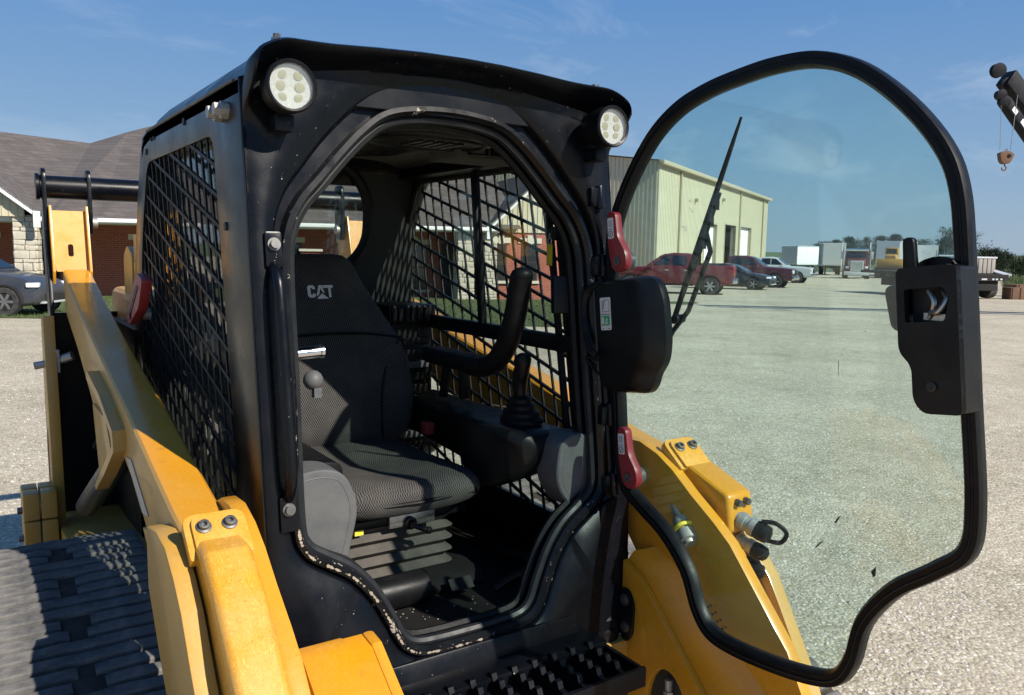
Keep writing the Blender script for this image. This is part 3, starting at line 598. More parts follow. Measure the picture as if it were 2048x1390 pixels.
mb = MB(); mb.tube(spline([(.335, .27, 1.18), (.333, .272, 1.215), (.330, .262, 1.25), (.328, .25, 1.285), (.33, .262, 1.305)], 4), [.018, .019, .020, .021, .022, .022, .022, .023, .024, .024, .023, .023, .024, .026, .026, .022, .016], 12); mb.build('joystick_grip', 'plastic_black', con)
mb = MB(); mb.tube(spline([(.315, .245, 1.535), (.315, .255, 1.50), (.315, .275, 1.42), (.318, .315, 1.34), (.325, .385, 1.275), (.335, .47, 1.245), (.345, .56, 1.235)], 5), .033, 16); mb.sphere((.315, .244, 1.537), .033, 16, 7, (1, 1, .7)); lapb = mb.build('armrest_bar', 'rubber', L, smooth=50)
mb = MB(); mb.loft([[Vector((x, y, z)) for x, z in rpoly([(.305, 1.215), (.385, 1.215), (.39, 1.27), (.30, 1.27)], .02, 4)] for y in (.46, .5, .80, .83)]); mb.build('armrest_pad', 'rubber', lapb, bevel=.012)
mb = MB(); mb.tube([(.345, .62, 1.22), (.35, .62, 1.12)], .016, 10); mb.tube([(.36, .75, 1.22), (.36, .78, 1.10)], .016, 10); mb.build('armrest_post', 'plastic_black', lapb)
mb = MB(); mb.bb(.232, .262, .66, .70, 1.0, 1.04); mb.build('buckle', 'red', con, bevel=.003)
mb = MB(); mb.loft([[Vector((x, y, z)) for x, z in rpoly([(-.435, .96), (-.24, .92), (-.24, 1.08), (-.435, 1.10)], .03, 4)] for y in (.20, .24, .95)]); con2 = mb.build('control_console', 'plastic_black', L, smooth=40, bevel=.006)
mb = MB(); mb.cyl((-.46, .30, 1.335), (-.262, .30, 1.345), .0155, n=18); mb.lathe([(.0155, 0), (.0175, .002), (.0175, .010), (.010, .012)], (-.262, .30, 1.345), (1, 0, .05), 18); mb.build('lap_bar', 'chrome', con2)
mb = MB(); mb.sphere((-.268, .33, 1.268), .026, 14, 8); mb.bb(-.272, -.252, .31, .33, 1.225, 1.25); mb.build('lever_knob', 'plastic_grey', con2)
# rear right stack of vent boxes
mb = MB(); mb.bb(.27, .46, 1.02, 1.235, 1.335, 1.40); st = mb.build('vent_box', 'plastic_black', L, bevel=.01)
for i in range(6):
    mb = MB(); mb.bb(.275+i*.026, .292+i*.026, 1.005, 1.02, 1.345, 1.39); mb.build('vent_rib', 'plastic_black', st)
mb = MB(); mb.bb(.30, .465, 1.06, 1.235, .86, 1.335); st2 = mb.build('fuse_panel', 'plastic_black', L, bevel=.008)
for i in range(9):
    mb = MB(); mb.bb(.31, .44, 1.035, 1.06, .90+i*.044, .925+i*.044); mb.build('fuse_block', 'plastic_grey' if i % 3 == 0 else 'plastic_black', st2, bevel=.003)
# grey side covers beside the opening
for sx in (-1, 1):
    pl = rpoly([(.44, .86), (.30, .86), (.262, 1.02), (.30, 1.10), (.36, 1.115), (.44, 1.10)] if sx < 0 else [(.44, .92), (.36, .90), (.30, .98), (.315, 1.09), (.36, 1.115), (.44, 1.10)], [.01, .02, .05, .05, .03, .01], 5)
    mb = MB(); mb.prism([(sx*x, z) for x, z in pl], SY(.045), 0, .10); sc = mb.build('side_cover', 'plastic_grey', L, bevel=.012, seg=3)
    mb = MB(); mb.tube([(sx*x, .046, z) for x, z in offset(pl, -.018)], .002, 5, closed=True); mb.build('cover_lip', 'plastic_grey', sc)
# display and ignition by the right pillar
mb = MB(); mb.box((.385, .15, 1.485), (.055, .035, .105), (R(-7), 0, R(-20))); mon = mb.build('display', 'plastic_black', L, bevel=.008)
mb = MB(); mb.cyl((.38, .165, 1.49), (.44, .19, 1.49), .010, n=8); mb.build('display_bracket', 'plastic_black', mon)
mb = MB(); mb.cyl((.385, .20, 1.655), (.44, .20, 1.655), .020, n=14); ig = mb.build('ignition_switch', 'plastic_black', L, bevel=.004)
# key with yellow tag hangs from the switch
kt = thing('key_tag', 'yellow plastic key tag hanging from the ignition inside the cab', 'key tag', (.378, .20, 1.56))
mb = MB(); mb.bb(.376, .380, .188, .212, 1.565, 1.625); mb.build('tag_body', 'tag_yellow', kt, bevel=.0015)
mb = MB(); mb.tube([(.378, .2+.008*math.cos(t), 1.634+.010*math.sin(t)) for t in np.linspace(0, 6.28, 15)[:-1]], .0013, 5, closed=True); mb.bb(.377, .379, .198, .202, 1.64, 1.656); mb.build('key_ring', 'steel', kt)
# ------------------------------------------------------------------ lift arms, tracks, step, rear frame
arm_top = [(2.08, 1.50), (1.6, 1.385), (1.2, 1.300), (.9, 1.240), (.62, 1.188), (.31, 1.120), (.07, 1.070), (-.09, 1.045), (-.14, 1.035), (-.20, .985), (-.27, .905), (-.36, .80), (-.48, .60), (-.54, .43), (-.56, .25), (-.56, .1)]
arm_low = [(-.40, .1), (-.38, .33), (-.30, .48), (-.16, .63), (-.05, .72), (.04, .79), (.16, .853), (.32, .925), (.51, 1.005), (.70, 1.050), (.92, 1.03), (1.17, 1.035), (1.33, 1.10), (1.66, 1.22), (2.02, 1.32)]
gus = [(.66, 1.10), (.70, 1.04), (1.05, .872), (1.09, .87), (1.17, 1.035), (1.2, 1.10)]
front_plate = [(.10, 1.06), (.05, 1.082), (-.02, 1.086), (-.09, 1.066), (-.15, 1.035), (-.22, .985), (-.30, .935), (-.355, .895), (-.54, .695), (-.63, .53), (-.66, .33), (-.66, .1), (-.40, .1), (-.36, .40), (-.2, .60), (-.02, .77), (.1, .90)]
def arm_x(sx, a, b): return (sx*a, sx*b)
for sx in (-1, 1):
    body_top = [(y, z-(.035 if y < -.12 else 0)) for y, z in arm_top]
    mb = MB(); mb.prism(body_top+arm_low, SX(0), sx*.572, sx*.672); arm = mb.build('lift_arm', 'yellow', L, bevel=.016, seg=3); arm.data.materials.append(MAT['yellow_dusty'])
    for p_ in arm.data.polygons:
        if p_.normal.x*sx > .6: p_.material_index = 1
    mb = MB(); mb.prism(gus, SX(0), sx*.655, sx*.681); mb.build('gusset', 'yellow_dusty', arm, bevel=.004)
    mb = MB(); mb.prism(front_plate, SX(0), sx*.540, sx*.575); mb.build('inner_plate', 'yellow', arm, bevel=.006)
    op_ = [(.10, 1.03), (.0, 1.05), (-.09, 1.045), (-.16, 1.01), (-.22, .965), (-.29, .88), (-.375, .79), (-.505, .565), (-.57, .42), (-.59, .25), (-.59, .1), (-.40, .1), (-.36, .40), (-.2, .60), (-.02, .77), (.1, .90)]
    mb = MB(); mb.prism(op_, SX(0), sx*.672, sx*.712); mb.build('outer_plate', 'yellow_dusty', arm, bevel=.006)
    rb = [(1.13, 1.19), (.86, 1.163), (.645, 1.112), (.635, 1.083), (.845, .975), (1.03, .878), (1.01, .868), (.82, .958), (.60, 1.075), (.612, 1.128), (.85, 1.188), (1.10, 1.218)]
    mb = MB(); fill(mb, rb, SX(0), sx*.668, sx*.703); mb.build('stiffener_rib', 'yellow_dusty', arm, smooth=0)
    mb = MB(); mb.prism(rpoly([(.98, 1.10), (.90, 1.115), (.80, 1.04), (.86, 1.0)], .03, 4), SX(0), sx*.6815, sx*.684); mb.build('decal_plate', 'yellow_dusty', arm)  # thin raised plate in the same dusty yellow as the arm side
    mb = MB(); mb.prism([(.60, 1.06), (.52, 1.07), (.30, .985), (.38, .972)], SX(0), sx*.6725, sx*.6745); st_ = mb.build('decal', 'zinc_dirty', arm, smooth=0)
    mb = MB(); mb.prism([(.22, .99), (.16, 1.0), (.02, .93), (.0, .90), (.06, .90)], SX(0), sx*.672, sx*.70); mb.build('hose_clip', 'yellow_dusty', arm, bevel=.004)
    mb = MB(); mb.tube([(sx*.690, y, z) for y, z in [(1.13, 1.188), (.86, 1.161), (.65, 1.112)]], .004, 6); mb.build('weld_bead', 'yellow_dusty', arm)
    # bolted bracket
    M3 = euler((R(38), 0, 0)); cB = Vector((sx*.622, -.112, 1.062))
    BF = lambda u, v, d: cB+M3 @ Vector((u, v, d))
    mb = MB(); mb.prism(rpoly([(-.058, -.055), (.058, -.055), (.058, .045), (-.058, .045)], [.005, .005, .025, .025], 5), BF, -.012, .010); br = mb.build('bracket_plate', 'yellow_worn', arm, bevel=.003)
    mb = MB(); mb.prism(rpoly([(-.045, -.055), (.048, -.055), (.048, .035), (-.045, .035)], [.005, .005, .02, .02], 5), BF, .010, .018); mb.build('bracket_pad', 'yellow_worn', br, bevel=.003)
    for u in (-.024, .024):
        mb = MB(); mb.lathe([(.0145, 0), (.0145, .003), (.010, .004), (.010, .012), (.0075, .0125), (.005, .0125), (.0045, .006), (.001, .006)], BF(u, .008, .018), M3 @ Vector((0, 0, 1)), 18); mb.build('socket_bolt', 'bolt_steel', br)
    if sx < 0:
        path = [(-.125, 1.015, .050), (-.165, 1.005, .062), (-.235, .955, .064), (-.32, .880, .062), (-.42, .79, .06), (-.51, .68, .06), (-.565, .54, .06), (-.59, .38, .06)]
        mb = MB(); rr = []
        for i, (y, z, h) in enumerate(path):
            t = Vector((0, path[min(i+1, 7)][0]-path[max(i-1, 0)][0], path[min(i+1, 7)][1]-path[max(i-1, 0)][1])).normalized(); nn = Vector((0, t.z, -t.y))
            if nn.z < 0: nn = -nn
            c = Vector((0, y, z)); rr.append([Vector((-.668, 0, 0))+c-nn*.03, Vector((-.668, 0, 0))+c+nn*(h-.010), Vector((-.658, 0, 0))+c+nn*h, Vector((-.588, 0, 0))+c+nn*h, Vector((-.578, 0, 0))+c+nn*(h-.010), Vector((-.578, 0, 0))+c-nn*.03])
        mb.loft(rr); mb.build('hose_guard', 'yellow_worn', arm, bevel=.005, seg=2)
    else:
        mb = MB(); mb.prism([(-.13, 1.055), (-.30, .995), (-.315, .90), (-.26, .87), (-.12, .99)], SX(0), .588, .682); cg = mb.build('coupler_guard', 'yellow', arm, bevel=.014, seg=3)
        for u in (.62, .652):
            mb = MB(); mb.cyl((u, -.302, .976), (u, -.318, .973), .009, n=6); mb.build('guard_bolt', 'bolt_steel', cg)
        for j, (x, y, z, r_) in enumerate([(.628, -.305, .930, .024), (.640, -.29, .872, .020), (.640, -.28, .82, .022)]):
            d = Vector((.25, -.9, -.28)).normalized(); p = Vector((x, y, z))
            mb = MB(); mb.lathe([(r_*.8, -.05), (r_*.8, 0), (r_, .005), (r_, .02), (r_*.85, .022), (r_*.85, .034), (r_*1.02, .036), (r_*1.02, .05), (r_*.6, .055)], p, d, 16); cp = mb.build('hydraulic_coupler', 'zinc_dirty' if j < 2 else 'hose', cg)
            q = p+d*.055
            mb = MB(); mb.lathe([(r_*.95, -.005), (r_*1.02, .01), (r_*.9, .03), (r_*.5, .036), (.002, .037)], q, d, 16)
            if j == 0: mb.tube(spline([q+d*.02+Vector((.01, 0, -.02)), q+d*.05+Vector((.02, 0, -.012)), q+d*.065+Vector((.02, 0, .02)), q+d*.04+Vector((.012, 0, .034)), q+d*.01+Vector((.0, 0, .026))], 5), .006, 8)
            mb.build('dust_cap', 'rubber', cg)
        # coupling on the inner side
        d = Vector((-.25, -.75, -.6)).normalized(); p = Vector((.535, -.20, .90))
        mb = MB(); mb.lathe([(.012, -.08), (.012, -.02), (.022, -.018), (.024, 0), (.020, .002), (.020, .02), (.026, .022), (.026, .05), (.018, .052), (.016, .06), (.008, .06)], p, d, 18); cp2 = mb.build('case_drain_coupler', 'zinc_dirty', arm)
        mb = MB(); mb.lathe([(.028, .006), (.030, .010), (.028, .016)], p, d, 16); mb.build('retaining_ring', 'tag_label', cp2)
    # inboard lower box with bolted cover and cut-out
    if sx > 0: continue
    px = [(-.185, .83), (-.235, .825), (-.55, .625), (-.80, .40), (-.80, .1), (-.2, .1), (-.14, .55)]
    mb = MB(); mb.prism(px, SX(0), sx*.40, sx*.50); ib = mb.build('coupler_tower', 'yellow', L, bevel=.008)
    hole2 = [(-.33+.085*math.cos(t), .47+.115*math.sin(t)) for t in np.linspace(0, 2*math.pi, 26, endpoint=False)]
    mb = MB(); plate_hole(mb, offset(px, -.001), hole2, SX(0), sx*.335, sx*.36); mb.build('cheek_plate', 'yellow', ib, bevel=.010)
    mb = MB(); mb.prism([(-.185, .824), (-.235, .819), (-.55, .619), (-.80, .394), (-.80, .36), (-.55, .59), (-.235, .79), (-.185, .795)], SX(0), sx*.358, sx*.402); mb.build('top_web', 'yellow', ib)
    mb = MB(); mb.prism(rpoly([(-.175, .735), (-.225, .735), (-.235, .60), (-.205, .575), (-.17, .62)], .025, 5), SX(0), sx*.335, sx*.325); cv = mb.build('bolt_cover', 'plastic_black', ib, bevel=.004)
    for y, z in ((-.205, .70), (-.205, .615)):
        mb = MB(); mb.lathe([(.016, 0), (.016, .003), (.010, .004), (.010, .008), (.004, .008)], (sx*.325, y, z), (-sx, 0, 0), 14); mb.build('cover_bolt', 'bolt_steel', cv)
    mb = MB(); mb.tube([(sx*.38, -.29, .60), (sx*.38, -.30, .40), (sx*.38, -.33, .2)], .016, 10); mb.cyl((sx*.38, -.295, .53), (sx*.38, -.298, .48), .022, n=6); mb.build('hose', 'zinc_dirty', ib)
    mb = MB(); mb.cyl((sx*.334, -.42, .52), (sx*.330, -.42, .52), .010, n=12); mb.build('plug_hole', 'ink', ib)
# right lower tower, outboard of the open door
mb = MB(); tin = [(-.050, .770), (-.12, .742), (-.35, .525), (-.52, .33), (-.52, .10), (-.05, .10)]; tout = [(-.108, .812), (-.18, .790), (-.50, .575), (-.68, .42), (-.68, .10), (-.05, .10)]
tmid = [(-.055, .790), (-.13, .768), (-.40, .565), (-.57, .39), (-.57, .10), (-.05, .10)]
mb.loft([[Vector((.487, y, z)) for y, z in tin], [Vector((.502, y, z)) for y, z in tmid], [Vector((.551, y, z)) for y, z in tout]]); ib = mb.build('coupler_tower', 'yellow', L, bevel=.004)
hole2 = [(-.235+.075*math.cos(t), .40+.13*math.sin(t)) for t in np.linspace(0, 2*math.pi, 26, endpoint=False)]
mb = MB(); plate_hole(mb, offset(tin, -.001), hole2, SX(0), .466, .486); mb.build('cheek_plate', 'yellow', ib, bevel=.004)
mb = MB(); mb.prism(offset(hole2, .004), SX(0), .484, .4885); mb.build('cutout_shade', 'ink', ib)  # black disc paints the shade of a deep cut-out
mb = MB(); mb.prism(rpoly([(-.045, .69), (-.085, .70), (-.11, .66), (-.105, .57), (-.08, .54), (-.05, .58)], .02, 5), SX(0), .4655, .456); cv = mb.build('bolt_cover', 'plastic_black', ib, bevel=.003)
for y, z in ((-.075, .665), (-.08, .59)):
    mb = MB(); mb.lathe([(.016, 0), (.016, .003), (.010, .004), (.010, .008), (.004, .008)], (.456, y, z), (-1, 0, 0), 14); mb.build('cover_bolt', 'bolt_steel', cv)
mb = MB(); mb.cyl((.478, -.23, .50), (.478, -.235, .40), .010, n=10); mb.cyl((.478, -.232, .47), (.478, -.233, .45), .014, n=6); mb.cyl((.478, -.237, .39), (.478, -.24, .36), .013, n=6); mb.build('hose', 'zinc_dirty', ib)
mb = MB(); mb.cyl((.466, -.345, .43), (.463, -.345, .43), .009, n=12); mb.build('plug_hole', 'ink', ib)
# small black notice text on the web beside the inner plate
for r_ in range(6):
    t_ = r_/5; y = -.30-.085*t_; z = .707-.062*t_
    mb = MB()
    for k in range(4 if r_ < 4 else 3): mb.box((.512+.009*k, y-.0032*k+.002, z+.0012+.0036*k), (.0075, .006, .0012), (R(36), 0, 0))
    mb.build('notice_text', 'ink', ib, smooth=0)
# tracks
tp = spline([(1.26, .60), (1.14, .665), (.9, .655), (.5, .60), (.1, .53), (-.2, .44), (-.45, .28), (-.53, .17), (-.47, .06), (-.3, .005), (0, .0), (.6, .0), (1.2, .0), (1.55, .01), (1.72, .09), (1.72, .2), (1.58, .33), (1.40, .47)], 10, True)
def arclen(P):
    P = np.array(P); Q = np.vstack([P, P[:1]]); s = np.concatenate([[0], np.cumsum(np.linalg.norm(np.diff(Q, axis=0), axis=1))]); return Q, s
TQ, TS = arclen(tp); LT = TS[-1]; NL = int(LT/.0525)//4*4; cen_t = np.array([.55, .3])
def tp_at(s):
    s %= LT; p = np.array([np.interp(s, TS, TQ[:, 0]), np.interp(s, TS, TQ[:, 1])]); e = .03
    q = np.array([np.interp((s+e) % LT, TS, TQ[:, 0]), np.interp((s+e) % LT, TS, TQ[:, 1])]); t = (q-p)/np.linalg.norm(q-p); n = np.array([-t[1], t[0]])
    return p, t, n
sgn = 1 if np.dot(tp_at(.1)[2], tp_at(.1)[0]-cen_t) > 0 else -1
def lug_mesh(pit, seed, x0=-.225, x1=.225):
    rg = random.Random(seed); mb = MB()
    e0 = rg.uniform(.016, .036); spans = {0: [(x0, x1)], 1: [(x0, -e0)], 2: [(e0, x1)]}[pit]
    for a, b_ in spans:
        K = max(5, int((b_-a)/.022)); rings = []
        for i in range(K+1):
            x = a+(b_-a)*i/K; h = .019+rg.uniform(-.0012, .0006); w = .0215+rg.uniform(-.0007, .0005); j = rg.uniform(-.0004, .0004)
            if i in (0, K): h *= .8
            rings.append([Vector((x, -w+j, -.002)), Vector((x, -w*.90+j, h*.80)), Vector((x, -w*.70+j, h)), Vector((x, w*.70+j, h+rg.uniform(-.0015, .0015))), Vector((x, w*.90+j, h*.80)), Vector((x, w+j, -.002))])
        mb.loft(rings)
    return mb
LUG = {}; FAR = MB()
for sx in (-1, 1):
    xc = sx*.805; mb = MB(); rings = []
    for i in range(0, len(tp)):
        s = TS[i]; p, t, n = tp_at(s); n = n*sgn
        rings.append([Vector((xc+x, p[0]+n[0]*d, p[1]+n[1]*d)) for x, d in ((-.225, -.03), (.225, -.03), (.225, 0), (.05, .0), (.035, .007), (-.035, .007), (-.05, 0), (-.225, 0))])
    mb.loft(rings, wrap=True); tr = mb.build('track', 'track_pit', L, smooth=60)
    for i in range(NL):
        s = LT*i/NL; p, t, n = tp_at(s); n = n*sgn
        X_ = Vector((1, 0, 0)); Zv = Vector((0, n[0], n[1])); Yv = Zv.cross(X_)
        M = Matrix((X_, Yv, Zv)).transposed().to_4x4(); M.translation = Vector((xc, p[0], p[1]))
        for kind_ in ((0,) if i % 4 in (2, 3) else (1, 2)):
            if sx > 0:                      # far track, all but hidden: its lugs stay one piece
                q = lug_mesh(kind_, i % 5); FAR.add([M @ v_ for v_ in map(Vector, q.v)], q.f); continue
            key = (kind_, i % 5)
            if key not in LUG:
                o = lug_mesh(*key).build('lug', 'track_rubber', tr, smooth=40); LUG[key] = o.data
            else:
                o = bpy.data.objects.new('lug', LUG[key]); COL.objects.link(o); o.parent = tr
            o.matrix_basis = M
    if sx > 0: o = FAR.build('lugs', 'track_rubber', tr, smooth=40); o['kind'] = 'stuff'
    for y, z, r_ in ((1.15, .40, .235), (-.27, .20, .17), (1.50, .19, .15), (.1, .13, .10), (.45, .13, .10), (.8, .13, .10), (1.1, .13, .10)):
        mb = MB(); mb.lathe([(r_*.3, -.16), (r_, -.15), (r_, -.05), (r_*.6, -.03), (r_*.6, .03), (r_, .05), (r_, .15), (r_*.3, .16)], (xc, y, z), (1, 0, 0), 24); mb.build('track_roller', 'yellow_dusty', tr, smooth=40)
    mb = MB(); mb.prism([(-.15, .15), (1.3, .15), (1.2, .30), (.9, .42), (.2, .30)], SX(0), xc-.1, xc+.1); mb.build('track_frame', 'yellow_dusty', tr, bevel=.01)

# chassis below the cab
mb = MB(); mb.prism([(.06, .56), (.06, .10), (2.2, .10), (2.25, .95), (1.47, .95), (1.47, .56)], SX(0), -.46, .46); ch = mb.build('chassis', 'black_side', L, bevel=.02)
mb = MB(); mb.prism([(1.25, .55), (2.15, .48), (2.15, .15), (1.25, .15)], SX(0), -.74, -.47); mb.build('chassis_shelf', 'yellow_dusty', ch, bevel=.01)
mb = MB(); mb.bb(-.47, .47, 1.52, 2.30, .95, 1.42); en = mb.build('engine_hood', 'yellow_dusty', L, bevel=.04, seg=3)
# towers, links and the black cross tube at the rear
for sx in (-1, 1):
    mb = MB(); mb.prism([(2.0, 1.32), (2.10, 1.30), (2.12, .9), (2.02, .40), (1.90, .40), (1.94, .9)], SX(0), sx*.715, sx*.755); tw = mb.build('tower_plate', 'yellow_dusty', L, bevel=.004)
    mb = MB(); mb.prism([(1.95, 1.30), (2.2, 1.30), (2.25, .40), (1.80, .40)], SX(0), sx*.44, sx*.475); mb.build('tower_plate', 'yellow_dusty', L, bevel=.004)
    mb = MB(); mb.prism(rpoly([(2.155, 1.905), (2.245, 1.905), (2.235, 1.62), (2.16, 1.28), (2.06, 1.22), (2.05, 1.34), (2.14, 1.62)], .04, 4), SX(0), sx*.708, sx*.724); lk = mb.build('link_plate', 'black_paint', L, bevel=.003)
    mb = MB(); mb.prism(rpoly([(2.155, 1.905), (2.245, 1.905), (2.24, 1.66), (2.17, 1.63), (2.14, 1.70)], .035, 4), SX(0), sx*.545, sx*.561); mb.build('link_plate', 'black_paint', L, bevel=.003)
    mb = MB(); mb.cyl((sx*.555, 2.18, 1.69), (sx*.525, 2.18, 1.69), .022, n=12); mb.build('link_pin', 'zinc_dirty', lk)
    pl = rpoly([(-.066, 1.735), (.066, 1.735), (.062, 1.56), (.056, 1.49), (-.056, 1.49), (-.064, 1.56)], .006, 3)
    slot = rpoly([(-.010, 1.60), (.010, 1.60), (.010, 1.55), (-.010, 1.55)], .009, 4)
    LF = lambda u, z, d: Vector((sx*.635+u, 2.15-(1.735-z)*.25+d, z))
    mb = MB(); plate_hole(mb, pl, slot, LF, 0, .012, n=24); lp_ = mb.build('link_cover', 'yellow', L, smooth=0)
    mb = MB()
    for u in (-.066, .066): mb.prism([(2.13, 1.755), (2.26, 1.74), (2.24, 1.50), (2.08, 1.44), (2.06, 1.49)], SX(sx*.635+u), -.005, .005)
    mb.build('link_side', 'yellow', lp_, bevel=.002)
    mb = MB(); mb.cyl((sx*.66, 1.7, .62), (sx*.62, .95, 1.0), .040, n=18); mb.cyl((sx*.645, 1.3, .82), (sx*.615, .75, 1.07), .022, n=14); cy = mb.build('lift_cylinder', 'cylinder_grey', L)
    mb = MB(); mb.tube(spline([(sx*.60, 1.9, .8), (sx*.58, 1.6, .95), (sx*.60, 1.3, .9), (sx*.6, 1.0, 1.0)], 5), .014, 8); mb.tube(spline([(sx*.56, 1.9, .9), (sx*.55, 1.6, 1.05), (sx*.58, 1.3, 1.0)], 5), .014, 8); mb.build('hydraulic_hose', 'hose', cy)
    mb = MB(); mb.cyl((sx*.74, 2.02, 1.13), (sx*.66, 1.98, 1.16), .018, n=10); mb.box((sx*.715, 2.0, 1.14), (.02, .04, .09)); mb.cyl((sx*.79, 2.03, 1.12), (sx*.74, 2.02, 1.13), .015, n=8); mb.build('arm_lock_pin', 'zinc_dirty', tw)
    mb = MB(); mb.prism([(2.035, .86), (2.07, .80), (2.045, .58), (2.025, .62)], SX(0), sx*.756, sx*.758); mb.build('reflector', 'red', tw, smooth=0)
mb = MB(); mb.cyl((-.735, 2.2, 1.83), (.735, 2.2, 1.83), .047, n=28); ct = mb.build('cross_tube', 'black_paint', L)
for sx in (-1, 1):
    mb = MB(); mb.lathe([(.047, 0), (.054, .004), (.054, .016), (.03, .018)], (sx*.728, 2.2, 1.83), (sx, 0, 0), 22); mb.build('tube_cap', 'black_paint', ct)
for sx in (-1, 1):
    mb = MB(); mb.bb(sx*.715, sx*.44, 2.135, 2.15, .40, 1.32); mb.build('tower_back', 'plastic_black', L)
    mb = MB(); mb.bb(sx*.505, sx*.475, 1.50, 2.13, .50, 1.30); mb.build('hose_tray', 'plastic_black', L)
# small upright plates between hood and cab
mb = MB(); mb.prism(rpoly([(1.70, 1.42), (1.70, 1.56), (1.62, 1.60), (1.52, 1.57), (1.52, 1.42)], .02, 3), SX(0), -.50, -.48); yb = mb.build('tilt_bracket', 'yellow_dusty', L)
mb = MB(); mb.bb(-.495, -.47, 1.43, 1.51, 1.0, 1.64); cp3 = mb.build('cab_post', 'yellow_dusty', L, bevel=.004)
mb = MB(); mb.bb(-.497, -.4955, 1.44, 1.49, 1.48, 1.54); mb.build('warning_label', 'tag_label', cp3, smooth=0)
mb = MB(); mb.prism(rpoly([(1.06, 1.52), (.97, 1.50), (1.05, 1.41), (1.24, 1.34), (1.28, 1.36), (1.18, 1.45)], .02, 4), SX(0), -.56, -.53); rl = mb.build('window_release', 'red', L, bevel=.008)
mb = MB(); mb.prism([(1.06, 1.48), (1.03, 1.475), (1.18, 1.385), (1.21, 1.39)], SX(0), -.562, -.5605); mb.build('slot_shade', 'ink', rl, smooth=0)  # flat black patch on the face, slot shade put into its colour
mb = MB(); mb.cyl((-.50, 1.2, 1.38), (-.56, 1.2, 1.38), .018, n=12); mb.build('release_hub', 'zinc_dirty', rl)
# counterweights on the rear frame
for j, (x, z) in enumerate([(-.775, .60), (-.835, .60), (-.775, .49), (-.835, .49)]):
    for k in range(2):
        mb = MB(); mb.bb(x-.028, x+.028, 1.84+.09*k, 1.92+.09*k, z-.10 if j > 1 else z-.05, z+.055); w_ = mb.build('counterweight', 'yellow_dusty', L, bevel=.008)
mb = MB(); mb.bb(-.87, -.745, 1.86, 2.0, .30, .385); mb.build('weight_bracket', 'yellow_dusty', L, bevel=.006)
for z in (.58, .47):
    mb = MB(); mb.cyl((-.88, 1.9, z), (-.862, 1.9, z), .014, n=6); mb.build('weight_bolt', 'bolt_steel', L)
# front lower panel, right lower skirt, rubber mount
mb = MB(); mb.prism(rpoly([(.40, .93), (.50, .95), (.505, .78), (.47, .69), (.41, .66)], .03, 4), SY(.0), -.03, .03); mb.build('lower_skirt', 'black_paint', L, bevel=.006)
mb = MB(); mb.lathe([(.05, 0), (.05, .03), (.035, .04), (.045, .06), (.035, .08), (.03, .09), (.02, .10)], (.42, -.02, .55), (0, 0, 1), 18); mb.build('cab_mount', 'rubber', L)
mb = MB(); mb.bb(.33, .49, -.08, .3, .47, .55); mb.build('mount_bracket', 'yellow_dusty', L, bevel=.006)
# entry step with serrated grip bars
mb = MB(); mb.prism(rpoly([(-.40, -.045), (.30, -.045), (.335, -.09), (.335, -.15), (-.40, -.15)], [.01, .04, .04, .01, .01], 5), SZ(.60), -.03, .012); stp = mb.build('entry_step', 'black_paint', L, bevel=.006)
mb = MB(); mb.prism([(-.02, .655), (-.06, .655), (-.075, .61), (-.05, .58), (-.02, .58)], SX(0), -.40, .30); mb.build('sill_strip', 'black_paint', stp, bevel=.004)
for i in range(12):
    x = -.36+i*.058; pr = [(-.115, .50), (-.115, .612)]
    for k in range(4): y = -.128-k*.034; pr += [(y, .611-.002*k), (y-.009, .622-.002*k), (y-.020, .621-.002*k), (y-.027, .606-.002*k)]
    pr += [(-.285, .596), (-.285, .50)]
    mb = MB(); fill(mb, pr, SX(x), -.007, .007); mb.build('grip_bar', 'black_paint', stp, smooth=0)
mb = MB(); mb.bb(-.40, .335, -.295, -.283, .555, .605); mb.bb(.325, .337, -.285, -.14, .555, .60); mb.build('step_frame', 'black_paint', stp, bevel=.003)
mb = MB(); mb.bb(-.40, .33, -.28, -.05, .38, .40); mb.build('step_tray', 'black_paint', stp)
# ------------------------------------------------------------------ yard frame: a = metres to the right, d = metres ahead
RR = Vector((.83280, -.55357, 0)); FF = Vector((.55521, .83174, 0)); C0 = Vector((-.9906, -1.6677, 0))
def gz(d): return -.0095*d if d < 150 else -1.425+.0036*(d-150)
def YD(a, d, z=None): v = C0+RR*a+FF*d; return Vector((v.x, v.y, gz(d) if z is None else z))
YA = math.atan2(RR.y, RR.x)            # angle of the a axis
def yang(da, dd): v = RR*da+FF*dd; return math.atan2(v.y, v.x)

def at(px, y, d):
    v = right*((px-1024)/1631)+up*((695-y)/1631)+fwd; return Vector(camo.location)+v*(d/v.dot(FF))
# ground sheet
m, nt, b = nodes('gravel'); v = coords(nt)
vo = N(nt, 'ShaderNodeTexVoronoi', Scale=60.0); nt.links.new(v, vo.inputs['Vector']); vo2 = N(nt, 'ShaderNodeTexVoronoi', Scale=120.0); nt.links.new(v, vo2.inputs['Vector'])
sc_ = N(nt, 'ShaderNodeSeparateColor'); nt.links.new(vo.outputs['Color'], sc_.inputs[0])
base = ramp(nt, sc_.outputs[0], [(0, (.36, .32, .245)), (.5, (.51, .46, .355)), (.85, (.62, .575, .465)), (1, (.74, .71, .63))])
big = mix(nt, 1, ramp(nt, noise(nt, v, .35, 6, .65), [(.32, (.80, .78, .74)), (.66, (1.10, 1.09, 1.06))]), ramp(nt, noise(nt, v, 2.2, 5, .6), [(.3, (.88, .87, .85)), (.7, (1.06, 1.06, 1.05))]), 'MULTIPLY'); base = mix(nt, 1, base, big, 'MULTIPLY')
edge = ramp(nt, vo.outputs['Distance'], [(0, 1.0), (.55, .92), (.85, .55)]); base = mix(nt, .8, base, edge, 'MULTIPLY')
